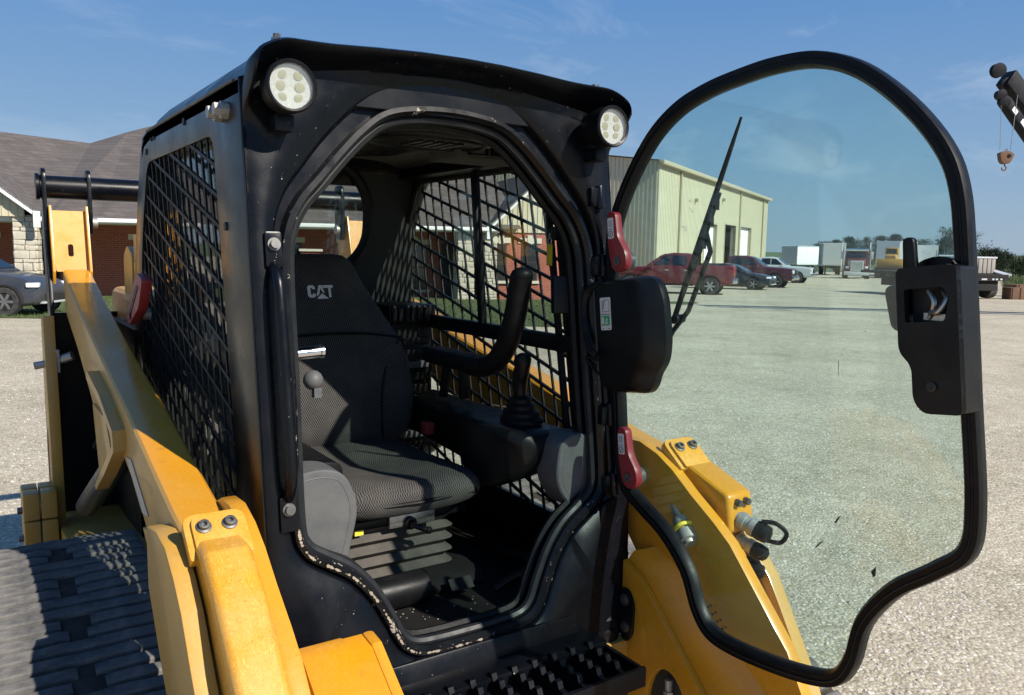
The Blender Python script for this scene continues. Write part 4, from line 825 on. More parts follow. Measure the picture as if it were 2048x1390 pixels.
base = mix(nt, 1, base, ramp(nt, noise(nt, v, 9, 4, .7), [(.3, (.80, .79, .77)), (.7, (1.1, 1.1, 1.09))]), 'MULTIPLY')
dirt = ramp(nt, noise(nt, v, 1.3, 8, .7), [(.42, 0), (.70, .55)]); base = mix(nt, dirt, base, (.50, .43, .33))
rut = N(nt, 'ShaderNodeMapping'); rut.inputs['Rotation'].default_value = (0, 0, -YA); rut.inputs['Scale'].default_value = (.05, .9, 1); nt.links.new(v, rut.inputs[0])
rt = ramp(nt, noise(nt, rut.outputs[0], 1.0, 5, .6), [(.52, 0), (.72, .24)]); base = mix(nt, rt, base, (.30, .27, .22))
nt.links.new(base, b.inputs['Base Color']); b.inputs['Roughness'].default_value = .95; b.inputs['Specular IOR Level'].default_value = .2
hgt = mix(nt, .5, ramp(nt, vo.outputs['Distance'], [(0, 1), (.9, 0)]), noise(nt, v, 30, 6)); bump(nt, b, hgt, .7, .012)
mat('lawn', (.062, .088, .024), .95, 0, .45, 3, dust=.35, dustcol=(.12, .12, .05), ds=1.2, bmp=.6, bs=30)
mat('field', (.085, .12, .045), .95, 0, .4, .2, dust=.4, dustcol=(.16, .17, .07), ds=.05)
mb = MB(); ds_ = [-40, -10, 0, 20, 60, 110, 150]; mb.loft([[YD(a, d) for a in (-400, -100, 0, 100, 400)] for d in ds_], caps=False, closed=False); struct(mb.build('gravel_yard', 'gravel', None, smooth=0))
mb = MB(); mb.loft([[YD(a*(1+d/300), d, gz(d)+(.004 if d < 200 else 0)) for a in (-400, -100, 0, 100, 400)] for d in (140, 150, 300, 700, 1500)], caps=False, closed=False); struct(mb.build('far_field', 'field', None, smooth=0))
mb = MB(); mb.loft([[YD(a, d, gz(d)+.01) for d in (18.8+.15*math.sin(a*2.1)+.1*math.sin(a*5.3), 22, 40)] for a in np.linspace(-30, 3.6, 60)], caps=False, closed=False); struct(mb.build('lawn', 'lawn', None, smooth=0))
pt = [YD(6.15+.75*math.cos(t)*(1+.2*math.sin(3*t)), 30.3+.75*math.sin(t)*(1+.1*math.cos(5*t)), gz(30.5)+.02) for t in np.linspace(0, 6.28, 30)[:-1]]; mb = MB(); mb.add(pt, [tuple(range(len(pt)))]); struct(mb.build('grass_patch', 'lawn', None, smooth=0))
pt = [YD(a, d, gz(d)+.02) for a, d in [(27, 44), (60, 44), (130, 145), (88, 145)]]; mb = MB(); mb.add(pt, [tuple(range(len(pt)))]); struct(mb.build('verge', 'field', None, smooth=0))
# loose stones and grass blades (nobody could count them)
def scatter(name, matn, pts, size, flat, dark=None):
    n = len(pts); base = np.array([[1, 0, 0], [0, 1, 0], [-1, 0, 0], [0, -1, 0], [0, 0, 1], [.5, .5, -.6]])
    V = base[None]*(size[:, None, None]*rng.uniform(.6, 1.25, (n, 6, 3)))*np.array([1, 1, flat]); th = rng.uniform(0, 6.28, n); c, s = np.cos(th), np.sin(th)
    x = V[:, :, 0]*c[:, None]-V[:, :, 1]*s[:, None]; y = V[:, :, 0]*s[:, None]+V[:, :, 1]*c[:, None]; V[:, :, 0] = x; V[:, :, 1] = y
    V += pts[:, None, :]; F = np.array([[0, 1, 4], [1, 2, 4], [2, 3, 4], [3, 0, 4]])[None]+6*np.arange(n)[:, None, None]
    me = bpy.data.meshes.new(name); me.vertices.add(6*n); me.vertices.foreach_set('co', V.reshape(-1)); f = F.reshape(-1, 3); me.loops.add(f.size); me.loops.foreach_set('vertex_index', f.reshape(-1)); me.polygons.add(len(f)); me.polygons.foreach_set('loop_start', np.arange(0, f.size, 3)); me.polygons.foreach_set('loop_total', np.full(len(f), 3)); me.update(); me.validate()
    me.materials.append(MAT[matn]); o = bpy.data.objects.new(name, me); COL.objects.link(o); return o
m, nt, b = nodes('stone'); g = N(nt, 'ShaderNodeTexWhiteNoise'); gm = N(nt, 'ShaderNodeVectorMath', operation='SNAP'); gm.inputs[1].default_value = (.012, .012, .012)
nt.links.new(coords(nt), gm.inputs[0]); nt.links.new(gm.outputs[0], g.inputs['Vector']); nt.links.new(ramp(nt, g.outputs['Value'], [(0, (.28, .245, .20)), (.5, (.46, .41, .34)), (.85, (.60, .555, .48)), (1, (.74, .72, .67))]), b.inputs['Base Color']); b.inputs['Roughness'].default_value = .9
nS = 62000; dd = 1.2+11*rng.random(nS)**1.5; aa = (-.95+1.75*rng.random(nS))*dd*.75; sz_ = .0032+.0085*rng.random(nS)**2*(1+dd*.03); big_ = rng.random(nS) < .02; sz_[big_] *= 1.8
pts = np.array([[*(C0+RR*a+FF*d)[:2], gz(d)] for a, d in zip(aa, dd)]); pts[:, 2] += sz_*.05
o = scatter('loose_stones', 'stone', pts, sz_, .65); tag(o, 'pale loose gravel stones strewn over the near yard', 'gravel', kind='stuff')
mat('grass_blade', (.07, .105, .028), .8, 0, .5, 2)
def blades(name, label, pos, h, w):
    n = len(pos); th = rng.uniform(0, 6.28, n); hh = h*rng.uniform(.5, 1.3, n); dx = np.stack([np.cos(th)*w, np.sin(th)*w, 0*th], 1); ln = np.stack([rng.normal(0, .35, n)*hh, rng.normal(0, .35, n)*hh, hh], 1)
    V = np.stack([pos-dx, pos+dx, pos+ln], 1).reshape(-1, 3); f = np.arange(3*n).reshape(-1, 3); me = bpy.data.meshes.new(name); me.from_pydata(V.tolist(), [], f.tolist()); me.materials.append(MAT['grass_blade']); o = bpy.data.objects.new(name, me); COL.objects.link(o); return tag(o, label, 'grass', kind='stuff')
P_ = [YD(a, d, gz(d)+.01) for a, d in zip(rng.uniform(-14, 3.5, 16000), 18.9+11*rng.random(16000)**1.3)]; blades('lawn_blades', 'short mown grass in front of the brick building', np.array([tuple(p) for p in P_]), .07, .010)
P_ = [YD(.60*d+a, d, gz(d)+.02) for a, d in zip(rng.uniform(0, 9, 6000), rng.uniform(45, 85, 6000))]; blades('verge_blades', 'tall rough grass beyond the parked flatbed', np.array([tuple(p) for p in P_]), .55, .03)

# ------------------------------------------------------------------ brick office building
def brickmat(name, c1, c2, mortar, bw=.22, bh=.075):
    m, nt, b = nodes(name); br = N(nt, 'ShaderNodeTexBrick', Scale=1.0); br.inputs['Brick Width'].default_value = bw; br.inputs['Row Height'].default_value = bh; br.inputs['Mortar Size'].default_value = .008
    br.inputs['Color1'].default_value = (*c1, 1); br.inputs['Color2'].default_value = (*c2, 1); br.inputs['Mortar'].default_value = (*mortar, 1)
    t = N(nt, 'ShaderNodeTexCoord'); sp = N(nt, 'ShaderNodeSeparateXYZ'); cb = N(nt, 'ShaderNodeCombineXYZ'); ad = N(nt, 'ShaderNodeMath', operation='ADD')
    nt.links.new(t.outputs['Object'], sp.inputs[0]); nt.links.new(sp.outputs[0], ad.inputs[0]); nt.links.new(sp.outputs[1], ad.inputs[1]); nt.links.new(ad.outputs[0], cb.inputs[0]); nt.links.new(sp.outputs[2], cb.inputs[1]); nt.links.new(cb.outputs[0], br.inputs['Vector'])
    c = mix(nt, .35, br.outputs['Color'], mix(nt, noise(nt, t.outputs['Object'], 3), tuple(x*.7 for x in c1), tuple(x*1.2 for x in c2))); nt.links.new(c, b.inputs['Base Color']); b.inputs['Roughness'].default_value = .9
    bump(nt, b, br.outputs['Fac'], -.4, .01); return m
brickmat('red_brick', (.30, .060, .040), (.38, .10, .06), (.36, .27, .22))
brickmat('shingle', (.078, .066, .060), (.135, .115, .105), (.05, .043, .04), .30, .14)
mat('tan_siding', (.56, .51, .36), .6, 0, .06, 2, dust=.1)
mat('white_trim', (.78, .79, .78), .5, 0, .04, 2)
mat('stone_block', (.50, .46, .37), .85, 0, .35, 3.5, bmp=.5, bs=9)
mat('mortar', (.33, .31, .27), .95, 0, .1, 5)
mat('lintel', (.60, .55, .44), .8, 0, .1, 5)
mat('window_dark', (.012, .014, .016), .06, 0, .1, 3, spec=.8)
mat('window_frame', (.03, .03, .03), .5)
UA = R(17); BO = YD(-2.3, 30.2, 0); BU = (RR*math.cos(UA)+FF*math.sin(UA)); BW_ = (-RR*math.sin(UA)+FF*math.cos(UA)); bld_rot = math.atan2(BU.y, BU.x)
gB = gz(30)-.05
OB = thing('office_building', 'single-storey red brick office with grey shingle roof, white trim and stone pillars', 'building', (BO.x, BO.y, gB), bld_rot, world=False)
# local: x = along facade, y = depth behind, z up from ground
EH, RH = 2.68, 6.1
def wall_seg(x0, x1, y, h, name='wall', m='red_brick', t=.25):
    mb = MB(); mb.bb(x0, x1, y, y+t, 0, h); return mb.build(name, m, OB, smooth=0)
wm = wall_seg(-17, 2.0, 2.2, EH)
wall_seg(1.75, 5.6, .0, 2.62)
wall_seg(1.75, 2.0, .25, EH, t=2.0)
# main roof
mb = MB(); rl_ = [(-24, 6.8), (-16.6, 6.16), (-13.1, 5.86), (-11.7, 6.41), (-8, 7.8), (2.6, 7.8)]
mb.loft([[Vector((x, -.35, EH)) for x, z in rl_], [Vector((x, 7.2+.9*max(0, z-6.2), z)) for x, z in rl_], [Vector((x, 17, EH)) for x, z in rl_]], caps=False, closed=False); rf = mb.build('roof', 'shingle', OB, smooth=0)
mb = MB(); mb.bb(-22, 1.75, -.42, -.30, EH-.10, EH+.03); mb.build('gutter', 'white_trim', rf, bevel=.02)
mb = MB(); mb.bb(-22, 1.75, -.30, 2.2, EH-.14, EH-.10); mb.build('soffit', 'white_trim', rf)
# gables
def gable(xc, hw, y, he, hp, hsid, m='tan_siding'):
    mb = MB(); mb.add([(xc-hw, y, hsid), (xc+hw, y, hsid), (xc+hw, y, he), (xc, y, hp), (xc-hw, y, he), (xc-hw, y+.1, hsid), (xc+hw, y+.1, hsid), (xc+hw, y+.1, he), (xc, y+.1, hp), (xc-hw, y+.1, he)], [(0, 1, 2, 3, 4), (9, 8, 7, 6, 5), (0, 5, 6, 1), (1, 6, 7, 2), (2, 7, 8, 3), (3, 8, 9, 4), (4, 9, 5, 0)]); g = mb.build('gable', m, OB, smooth=0)
    n = int(hw*2/.19)
    for i in range(1, n):
        x = xc-hw+i*2*hw/n; top = hp-(hp-he)*abs(x-xc)/hw
        mb = MB(); mb.bb(x-.018, x+.018, y-.022, y+.004, hsid, top-.05); mb.build('batten', m, g, smooth=0)
    sl_ = math.atan2(hp-he, hw)
    for s in (-1, 1):
        mb = MB(); e0 = Vector((xc+s*(hw+.42), y-.30, he-.42*math.tan(sl_))); e1 = Vector((xc, y-.30, hp)); mb.add([e0, e1, e1+Vector((0, 0, .19)), e0+Vector((0, 0, .19)), e0+Vector((0, .05, 0)), e1+Vector((0, .05, 0)), e1+Vector((0, .05, .19)), e0+Vector((0, .05, .19))], [(0, 1, 2, 3), (7, 6, 5, 4), (0, 4, 5, 1), (2, 6, 7, 3), (0, 3, 7, 4)]); mb.build('rake_trim', 'white_trim', g, smooth=0)
        mb = MB(); mb.add([e0+Vector((0, 0, .20)), e1+Vector((0, 0, .20)), e1+Vector((0, 9, .20)), e0+Vector((0, 9, .20)), e0+Vector((0, 0, .12)), e1+Vector((0, 0, .12)), e1+Vector((0, 9, .12)), e0+Vector((0, 9, .12))], [(0, 1, 2, 3), (7, 6, 5, 4), (0, 4, 5, 1), (0, 3, 7, 4)]); mb.build('gable_roof', 'shingle', g, smooth=0)
        mb = MB(); mb.bb(xc+s*(hw+.42)-.09, xc+s*(hw+.42)+.09, y-.34, y-.24, he-.42*math.tan(sl_)-.30, he-.42*math.tan(sl_)+.2); mb.build('cornice_return', 'white_trim', g, smooth=0)
    return g
gable(3.72, 1.95, -.06, 2.98, 4.78, 2.56)
gable(-16.6, 2.9, -.6, 3.0, 5.3, 2.7)
# windows with stone lintels
def window(x0, x1, y, z0, z1):
    mb = MB(); mb.bb(x0, x1, y-.03, y+.02, z0, z1); w = mb.build('window', 'window_frame', OB, smooth=0)
    nx = 2 if x1-x0 > .7 else 1
    for i in range(nx):
        for k in range(2):
            mb = MB(); mb.bb(x0+.05+i*(x1-x0-.05)/nx, x0+(i+1)*(x1-x0-.05)/nx, y-.036, y-.029, z0+.05+k*(z1-z0-.05)/2, z0+(k+1)*(z1-z0-.05)/2); mb.build('pane', 'window_dark', w, smooth=0)
    mb = MB(); mb.bb(x0-.15, x1+.15, y-.05, y+.05, z1, z1+.20); mb.bb((x0+x1)/2-.10, (x0+x1)/2+.10, y-.07, y+.05, z1-.03, z1+.30); mb.build('lintel', 'lintel', w, smooth=0)
    mb = MB(); mb.bb(x0-.1, x1+.1, y-.08, y+.05, z0-.1, z0); mb.build('sill', 'lintel', w, smooth=0)
window(2.72, 3.35, .0, .75, 2.16); window(4.6, 5.2, .0, .75, 2.16); window(1.70, 2.12, -.02, .75, 2.16)
for x in (-16.2, -14.3, -11.0, -8.6, -6.2, -3.8, -1.4): window(x, x+.95, 2.2, .3, 2.05)
mb = MB(); mb.bb(.1, 1.1, 2.12, 2.2, 0, 2.1); mb.build('door', 'window_frame', OB, smooth=0)
# stone pillars, every block a part
stone_mesh = []
for k in range(8):
    mb = MB(); mb.box((0, 0, 0), (1, 1, 1)); o = mb.build('stone', 'stone_block', OB, bevel=.08, seg=2)
    for v_ in o.data.vertices: v_.co += Vector((random.uniform(-.035, .035), random.uniform(-.035, .035), random.uniform(-.05, .05)))
    stone_mesh.append(o.data); bpy.data.objects.remove(o)
def pillar(x, w, h, y=-.05):
    mb = MB(); mb.bb(x-w/2+.02, x+w/2-.02, y+.02, y+w-.02, 0, h); p = mb.build('stone_pillar', 'mortar', OB, smooth=0)
    z = 0
    while z < h-.06:
        hh = min(random.choice((.12, .17, .21, .26)), h-z); 
        for side in range(3):
            t = 0
            while t < w-.02:
                ww = min(random.uniform(.16, .40), w-t) if hh < .24 else min(random.uniform(.22, .45), w-t)
                if w-t-ww < .10: ww = w-t
                o = bpy.data.objects.new('stone', random.choice(stone_mesh)); COL.objects.link(o); o.parent = p
                dp = random.uniform(.07, .11)
                if side == 0: o.location = (x-w/2+t+ww/2, y+.02, z+hh/2); o.scale = (ww-.02, dp, hh-.02)
                else: o.location = (x+(-1, 1)[side-1]*(w/2-.01), y+.06+t*.9+ww/2*.9, z+hh/2); o.scale = (dp, ww*.9-.02, hh-.02)
                t += ww
        z += hh
    return p
pillar(-13.75, .62, 2.75, -.5); pillar(.55, .62, EH-.12); pillar(1.5, .5, EH-.12)
mb = MB(); mb.bb(-5.35, -4.7, -.2, .4, 0, 1.75); pr_ = mb.build('brick_pier', 'red_brick', OB, smooth=0)
mb = MB(); mb.bb(-5.42, -4.63, -.27, .47, 1.75, 1.83); mb.build('pier_cap', 'lintel', pr_, smooth=0)

# ------------------------------------------------------------------ tan metal building
tb0 = YD(9.75, 56, gz(56)-.1); tdir = (RR*18.95+FF*37.5).normalized(); trot = math.atan2(tdir.y, tdir.x); TL_ = 42.0
TB = thing('metal_workshop', 'tall tan metal workshop with ribbed walls and three overhead doors', 'building', tuple(tb0), trot, world=False)
TH = 7.69-tb0.z; TWd = 18.0     # local: x along the long wall, +y left (gable runs that way)
m, nt, b = nodes('tan_panel'); v = coords(nt); nt.links.new(mix(nt, noise(nt, coords(nt, (1, 1, .15)), 3), (.50, .465, .33), (.58, .545, .40)), b.inputs['Base Color']); b.inputs['Roughness'].default_value = .5
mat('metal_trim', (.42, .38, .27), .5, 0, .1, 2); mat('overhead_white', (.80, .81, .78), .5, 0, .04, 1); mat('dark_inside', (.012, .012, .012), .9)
mat('tan_rib', (.42, .39, .30), .5, 0, .1, 2)
doors = [(13.1, 17.4, 4.6, 'w', 1.1), (20.6, 25.2, 4.75, 'd', 0), (27.5, 32.8, 4.75, 'w', 0)]
xs_ = [0]+[x for d in doors for x in d[:2]]+[TL_]
mb = MB()
for i in range(0, len(xs_), 2): mb.bb(xs_[i], xs_[i+1], 0, .2, 0, TH)
for x0, x1, h, k_, z0 in doors: mb.bb(x0, x1, 0, .2, h, TH)
mb.bb(0, .2, .2, TWd, 0, TH); mb.bb(TL_-.2, TL_, .2, TWd, 0, TH)
mb.add([(0, .2, TH), (0, TWd, TH), (0, TWd/2, TH+1.0), (.2, .2, TH), (.2, TWd, TH), (.2, TWd/2, TH+1.0)], [(0, 1, 2), (5, 4, 3), (0, 2, 5, 3), (1, 4, 5, 2)])
tw_ = mb.build('wall', 'tan_panel', TB, smooth=0)
for i in range(60):
    y = .15+i*.30
    mb = MB(); mb.bb(-.05, .0, y, y+.09, 0, TH+(1.0*(1-abs(y-TWd/2)/(TWd/2)))-.05); mb.build('wall_rib', 'tan_rib', tw_, smooth=0)
for i in range(110):
    x = .2+i*.38
    if any(d[0]-.1 < x < d[1]+.1 for d in doors): z0 = [d[2] for d in doors if d[0]-.1 < x < d[1]+.1][0]
    else: z0 = 0
    mb = MB(); mb.bb(x, x+.06, -.025, .0, z0, TH-.15); mb.build('wall_rib', 'tan_panel', tw_, smooth=0)
for x0, x1, h, k_, z0 in doors:
    if k_ == 'w':
        n = 5
        for j in range(n):
            hh = (h-z0)/n; mb = MB(); mb.bb(x0, x1, .30, .36, z0+j*hh+.015, z0+(j+1)*hh); mb.build('door_panel', 'overhead_white', TB, smooth=0)
    mb = MB(); mb.bb(x0-.12, x0, -.05, .45, 0, h+.12); mb.bb(x1, x1+.12, -.05, .45, 0, h+.12); mb.bb(x0, x1, -.05, .3, h, h+.12); mb.build('door_trim', 'metal_trim', TB, smooth=0)
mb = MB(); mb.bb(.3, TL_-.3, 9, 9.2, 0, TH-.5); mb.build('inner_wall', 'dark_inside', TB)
mb = MB(); mb.add([(-.3, -.3, TH), (TL_+.3, -.3, TH), (TL_+.3, TWd/2, TH+1.1), (-.3, TWd/2, TH+1.1), (-.3, TWd+.3, TH), (TL_+.3, TWd+.3, TH)], [(0, 1, 2, 3), (3, 2, 5, 4)]); trf = mb.build('roof', 'metal_trim', TB, smooth=0)
mb = MB(); mb.bb(-.35, TL_+.35, -.42, -.02, TH-.26, TH+.02); mb.build('gutter', 'metal_trim', trf, bevel=.03)
for x in (5.2, 26.6, 38.8):
    mb = MB(); mb.bb(x-.10, x+.10, -.16, -.03, 0, TH-.2); mb.build('downspout', 'metal_trim', TB, smooth=0)
for x, z in ((9.7, TH-2.2), (19.2, TH-1.6)):
    mb = MB(); mb.bb(x-.15, x+.15, -.28, -.03, z, z+.25); mb.build('wall_light', 'metal_trim', TB, smooth=0)
mb = MB(); mb.cyl((-.1, 6.8, TH+.5), (-.1, 6.8, TH+2.0), .08, n=8); mb.build('vent_pipe', 'overhead_white', TB)
for i, (x, z, w_) in enumerate([(8.4, 6.05, .9), (8.2, 5.5, .7), (8.9, 5.3, .6), (6.8, 4.05, 1.5), (7.2, 3.85, 1.0)]):
    mb = MB(); mb.bb(x-w_/2, x+w_/2, -.034, -.028, z, z+.14); mb.build('worn_mark', 'tan_rib', TB, smooth=0)
for x in (18.9, 12.4):
    mb = MB(); mb.cyl((x, -.6, 0), (x, -.6, 1.2), .12, n=10); mb.build('door_bollard', 'overhead_white', TB)
# ------------------------------------------------------------------ vehicles
def paint(name, c, rough=.3): return mat(name, c, rough, .0, .08, 2, dust=.12, ds=3, coat=.6)
paint('paint_red', (.115, .008, .011)); paint('paint_maroon', (.075, .007, .011)); paint('paint_black', (.012, .013, .016)); paint('paint_silver', (.50, .52, .52)); paint('paint_grey', (.028, .031, .037), .35); paint('paint_truck_red', (.10, .008, .010)); paint('paint_white', (.72, .74, .73))
mat('tyre', (.024, .024, .024), .85, 0, .3, 8, dust=.5, dustcol=(.17, .16, .14), ds=5); mat('rim_metal', (.42, .42, .42), .35, .7, .1, 5); mat('rim_dark', (.16, .16, .16), .45, .3, .1, 5)
mat('headlamp', (.82, .84, .84), .15, 0, .05, 5); mat('tail_red', (.40, .01, .015), .25, 0, .05, 5); mat('car_glass', (.010, .013, .015), .05, 0, .1, 2, spec=.9); mat('under', (.012, .012, .012), .9)
mat('galv', (.55, .57, .58), .5, .3, .1, 1, dust=.15, ds=1); mat('trailer_white', (.76, .78, .78), .5, 0, .06, .5, dust=.15, dustcol=(.5, .5, .48), ds=.8); mat('trailer_grey', (.46, .48, .47), .55, 0, .08, .5, dust=.2, ds=.8)
mat('dozer_yellow', (.50, .26, .03), .6, 0, .15, 2, dust=.3, ds=3); mat('rust', (.14, .075, .045), .85, 0, .4, 3, dust=.3, dustcol=(.22, .13, .08), ds=4); mat('weathered_wood', (.30, .28, .25), .9, 0, .35, 3, streak=(8, 8, .8)); mat('crane_black', (.006, .006, .009), .45, 0, .2, 2, spec=.2)
def sect(x, w, zb, zt, tw=None, n=4, r=.12):
    tw = w if tw is None else tw
    return [Vector((x, y, z)) for y, z in rpoly([(-w, zb), (w, zb), (tw, zt), (-tw, zt)], r, n)]
def wheel(T, x, y, r, w, rimmat='rim_metal', sp=6):
    s = 1 if y > 0 else -1
    mb = MB(); mb.lathe([(r*.62, -w/2), (r*.93, -w/2), (r, -w*.36), (r, w*.36), (r*.93, w/2), (r*.62, w/2), (r*.58, 0)], (x, y, r), (0, 1, 0), 28, caps=False); t = mb.build('wheel', 'tyre', T, smooth=40)
    mb = MB(); mb.lathe([(r*.64, w*.30), (r*.64, w*.46), (r*.58, w*.46), (r*.55, w*.25), (.001, w*.2)], (x, y, r), (0, s, 0), 24); mb.build('rim', 'under', t, smooth=30)
    for k in range(sp):
        a = 2*math.pi*k/sp; c = Vector((x+r*.36*math.cos(a), y+s*w*.40, r+r*.34*math.sin(a)))
        mb = MB(); mb.box(c, (r*.50, w*.16, r*.19), (0, -a, 0)); mb.build('spoke', rimmat, t, bevel=.012)
    mb = MB(); mb.lathe([(r*.15, w*.3), (r*.14, w*.47), (.001, w*.48)], (x, y, r), (0, s, 0), 12); mb.build('hub', rimmat, t)
def pickup(name, label, pm, pos, head, group):
    T = thing(name, label, 'pickup truck', tuple(pos), head, group, world=False)
    mb = MB(); mb.loft([sect(2.92, .80, .55, 1.02, .78), sect(2.82, .96, .45, 1.16, .90), sect(2.2, 1.0, .42, 1.22, .90), sect(1.15, 1.0, .42, 1.27, .95), sect(.9, 1.0, .42, 1.30, .96), sect(-.95, 1.0, .42, 1.34, .96), sect(-1.05, 1.0, .42, 1.36, .96), sect(-2.80, 1.0, .48, 1.38, .96), sect(-2.9, .97, .55, 1.36, .94)]); B = mb.build('body', pm, T, smooth=40)
    mb = MB(); mb.bb(-2.78, -1.12, -.80, .80, 1.0, 1.395); mb.build('bed_liner', 'under', T)
    mb = MB(); mb.loft([sect(1.15, .86, 1.26, 1.27, .86, 3, .02), sect(.35, .90, 1.26, 1.86, .70, 3, .10), sect(-.1, .90, 1.26, 1.93, .70, 3, .10), sect(-.75, .90, 1.26, 1.92, .70, 3, .10), sect(-1.0, .88, 1.30, 1.86, .68, 3, .10)]); mb.build('cabin', pm, T, smooth=40)
    for s in (-1, 1):
        q = lambda x, z, d: Vector((x, s*((.905-(z-1.26)*.30)+d), z))
        for pl in ([(.80, 1.36), (.30, 1.78), (-.02, 1.82), (-.02, 1.36)], [(-.10, 1.36), (-.10, 1.82), (-.72, 1.80), (-.80, 1.36)]):
            mb = MB(); mb.prism(pl, q, -.02, .012); mb.build('side_window', 'car_glass', T, smooth=0)
        mb = MB(); mb.box((.82, s*1.08, 1.34), (.10, .22, .16)); mb.build('mirror', pm, T, bevel=.03)
        for x in (1.87, -1.87):
            mb = MB(); mb.lathe([(.50, .06), (.50, .075), (.44, .08), (.44, -.1), (.001, -.1)], (x, s*.93, .43), (0, s, 0), 24); mb.build('wheel_arch', 'under', T, smooth=30)
            wheel(T, x, s*.90, .41, .27, 'rim_metal', 6)
        mb = MB(); mb.box((2.86, s*.72, .98), (.16, .36, .20)); mb.build('headlight', 'headlamp', T, bevel=.04)
        mb = MB(); mb.box((-2.88, s*.90, 1.12), (.10, .16, .36)); mb.build('taillight', 'tail_red', T, bevel=.03)
        mb = MB(); mb.box((.0, s*1.0, .44), (2.2, .12, .06)); mb.build('running_board', 'under', T, bevel=.02)
        for x in (.15, -.75):
            mb = MB(); mb.box((x, s*1.005, 1.12), (.18, .03, .035)); mb.build('door_handle', 'galv', T, bevel=.01)
    q = lambda y, t, d: Vector((1.10-.72*t+d, y, 1.31+.52*t+d))
    mb = MB(); mb.prism([(-.78, .04), (.78, .04), (.66, .95), (-.66, .95)], q, .0, .02); mb.build('windscreen', 'car_glass', T, smooth=0)
    mb = MB(); mb.bb(-1.03, -1.01, -.62, .62, 1.42, 1.80); mb.build('rear_window', 'car_glass', T, smooth=0)
    mb = MB(); mb.bb(2.86, 2.98, -.50, .50, .78, 1.08); mb.build('grille', 'under', T, bevel=.02)
    mb = MB(); mb.bb(2.84, 3.06, -.95, .95, .50, .74); mb.build('bumper', 'chrome', T, bevel=.05)
    mb = MB(); mb.bb(-3.08, -2.86, -.95, .95, .55, .76); mb.build('bumper', 'chrome', T, bevel=.04)
    mb = MB(); mb.bb(-2.93, -2.90, -.78, .78, .80, 1.34); mb.build('tailgate', pm, T, bevel=.02)
    return T
def sedan(name, label, pm, pos, head, rimm='rim_metal', group=None, tall=0):
    T = thing(name, label, 'car', tuple(pos), head, group, world=False); h = tall
    mb = MB(); mb.loft([sect(2.36, .62, .36, .62, .58, 4, .1), sect(2.26, .82, .28, .74+h*.3, .74, 4, .12), sect(1.8, .90, .22, .86+h*.5, .80, 4, .14), sect(1.0, .92, .20, .95+h*.6, .86, 4, .12), sect(.2, .92, .20, .97+h*.6, .88, 4, .1), sect(-1.5, .92, .20, 1.0+h*.6, .86, 4, .1), sect(-2.15, .88, .26, 1.0+h*.6, .80, 4, .12), sect(-2.36, .80, .34, .94+h*.5, .74, 4, .1)]); mb.build('body', pm, T, smooth=45)
    mb = MB(); mb.loft([sect(1.05, .80, .93+h*.6, .96+h*.6, .80, 3, .02), sect(.25, .84, .94+h*.6, 1.38+h, .62, 3, .12), sect(-.3, .84, .94+h*.6, 1.45+h, .62, 3, .12), sect(-1.0, .84, .94+h*.6, 1.40+h, .60, 3, .12), sect(-1.85-h*.4, .78, .96+h*.6, 1.02+h, .70, 3, .03)]); mb.build('cabin', pm, T, smooth=45)
    for s in (-1, 1):
        q = lambda x, z, d: Vector((x, s*(.855-(z-.95-h*.6)*.44+d), z))
        for pl in ([(.78, 1.02), (.22, 1.32), (-.2, 1.37), (-.2, 1.02)], [(-.27, 1.02), (-.27, 1.37), (-.95, 1.33), (-1.4, 1.04)]):
            mb = MB(); mb.prism([(x, z+h*.75) for x, z in pl], q, -.03, .010); mb.build('side_window', 'car_glass', T, smooth=0)
        for x in (1.42+h*1.1, -1.40):
            mb = MB(); mb.lathe([(.40, .05), (.40, .065), (.36, .07), (.36, -.1), (.001, -.1)], (x, s*.86, .35+h*.1), (0, s, 0), 28); mb.build('wheel_arch', 'under', T, smooth=30)
            wheel(T, x, s*.82, .335+h*.1, .22, rimm, 5 if not tall else 6)
        mb = MB(); mb.box((2.18, s*.66, .70+h*.3), (.28, .30, .11), (0, 0, s*-.35)); mb.build('headlight', 'headlamp', T, bevel=.03)
        mb = MB(); mb.box((-2.26, s*.66, .82), (.18, .32, .12)); mb.build('taillight', 'tail_red', T, bevel=.03)
        mb = MB(); mb.box((.70, s*.98, 1.03+h*.6), (.12, .18, .12)); mb.build('mirror', pm, T, bevel=.03)
    q = lambda y, t, d: Vector((1.02-.76*t+d, y, .98+h*.6+(.40+h*.4)*t+d))
    mb = MB(); mb.prism([(-.72, .06), (.72, .06), (.58, .92), (-.58, .92)], q, .0, .015); mb.build('windscreen', 'car_glass', T, smooth=0)
    mb = MB(); mb.bb(2.24, 2.38, -.50, .50, .36, .54); mb.build('grille', 'under', T, bevel=.02)
    mb = MB(); mb.bb(2.22, 2.40, -.62, .62, .30, .35); mb.build('bumper_lip', 'galv', T, bevel=.01)
    return T
ho = yang(.89, -.45)
pickup('pickup_truck', 'red pickup seen from its rear quarter, tail lamp nearest, behind the wiper', 'paint_red', YD(7.65, 39.4), yang(-.95, .31), 'pickups parked by the workshop')
pickup('pickup_truck', 'dark red pickup with its chrome front facing out beside the black sedan', 'paint_maroon', YD(14.6, 51.2), ho, 'pickups parked by the workshop')
pickup('pickup_truck', 'silver pickup farthest in the parked row beyond the dark red one', 'paint_silver', YD(19.9, 62.7), ho, 'pickups parked by the workshop')
sedan('sedan', 'low black sedan parked between the two red pickups', 'paint_black', YD(12.4, 46.6), ho)
sedan('parked_car', 'dark grey car at the left edge parked before the brick office', 'paint_grey', YD(-13.75, 20.3), yang(1, .02), 'rim_dark', tall=.18)

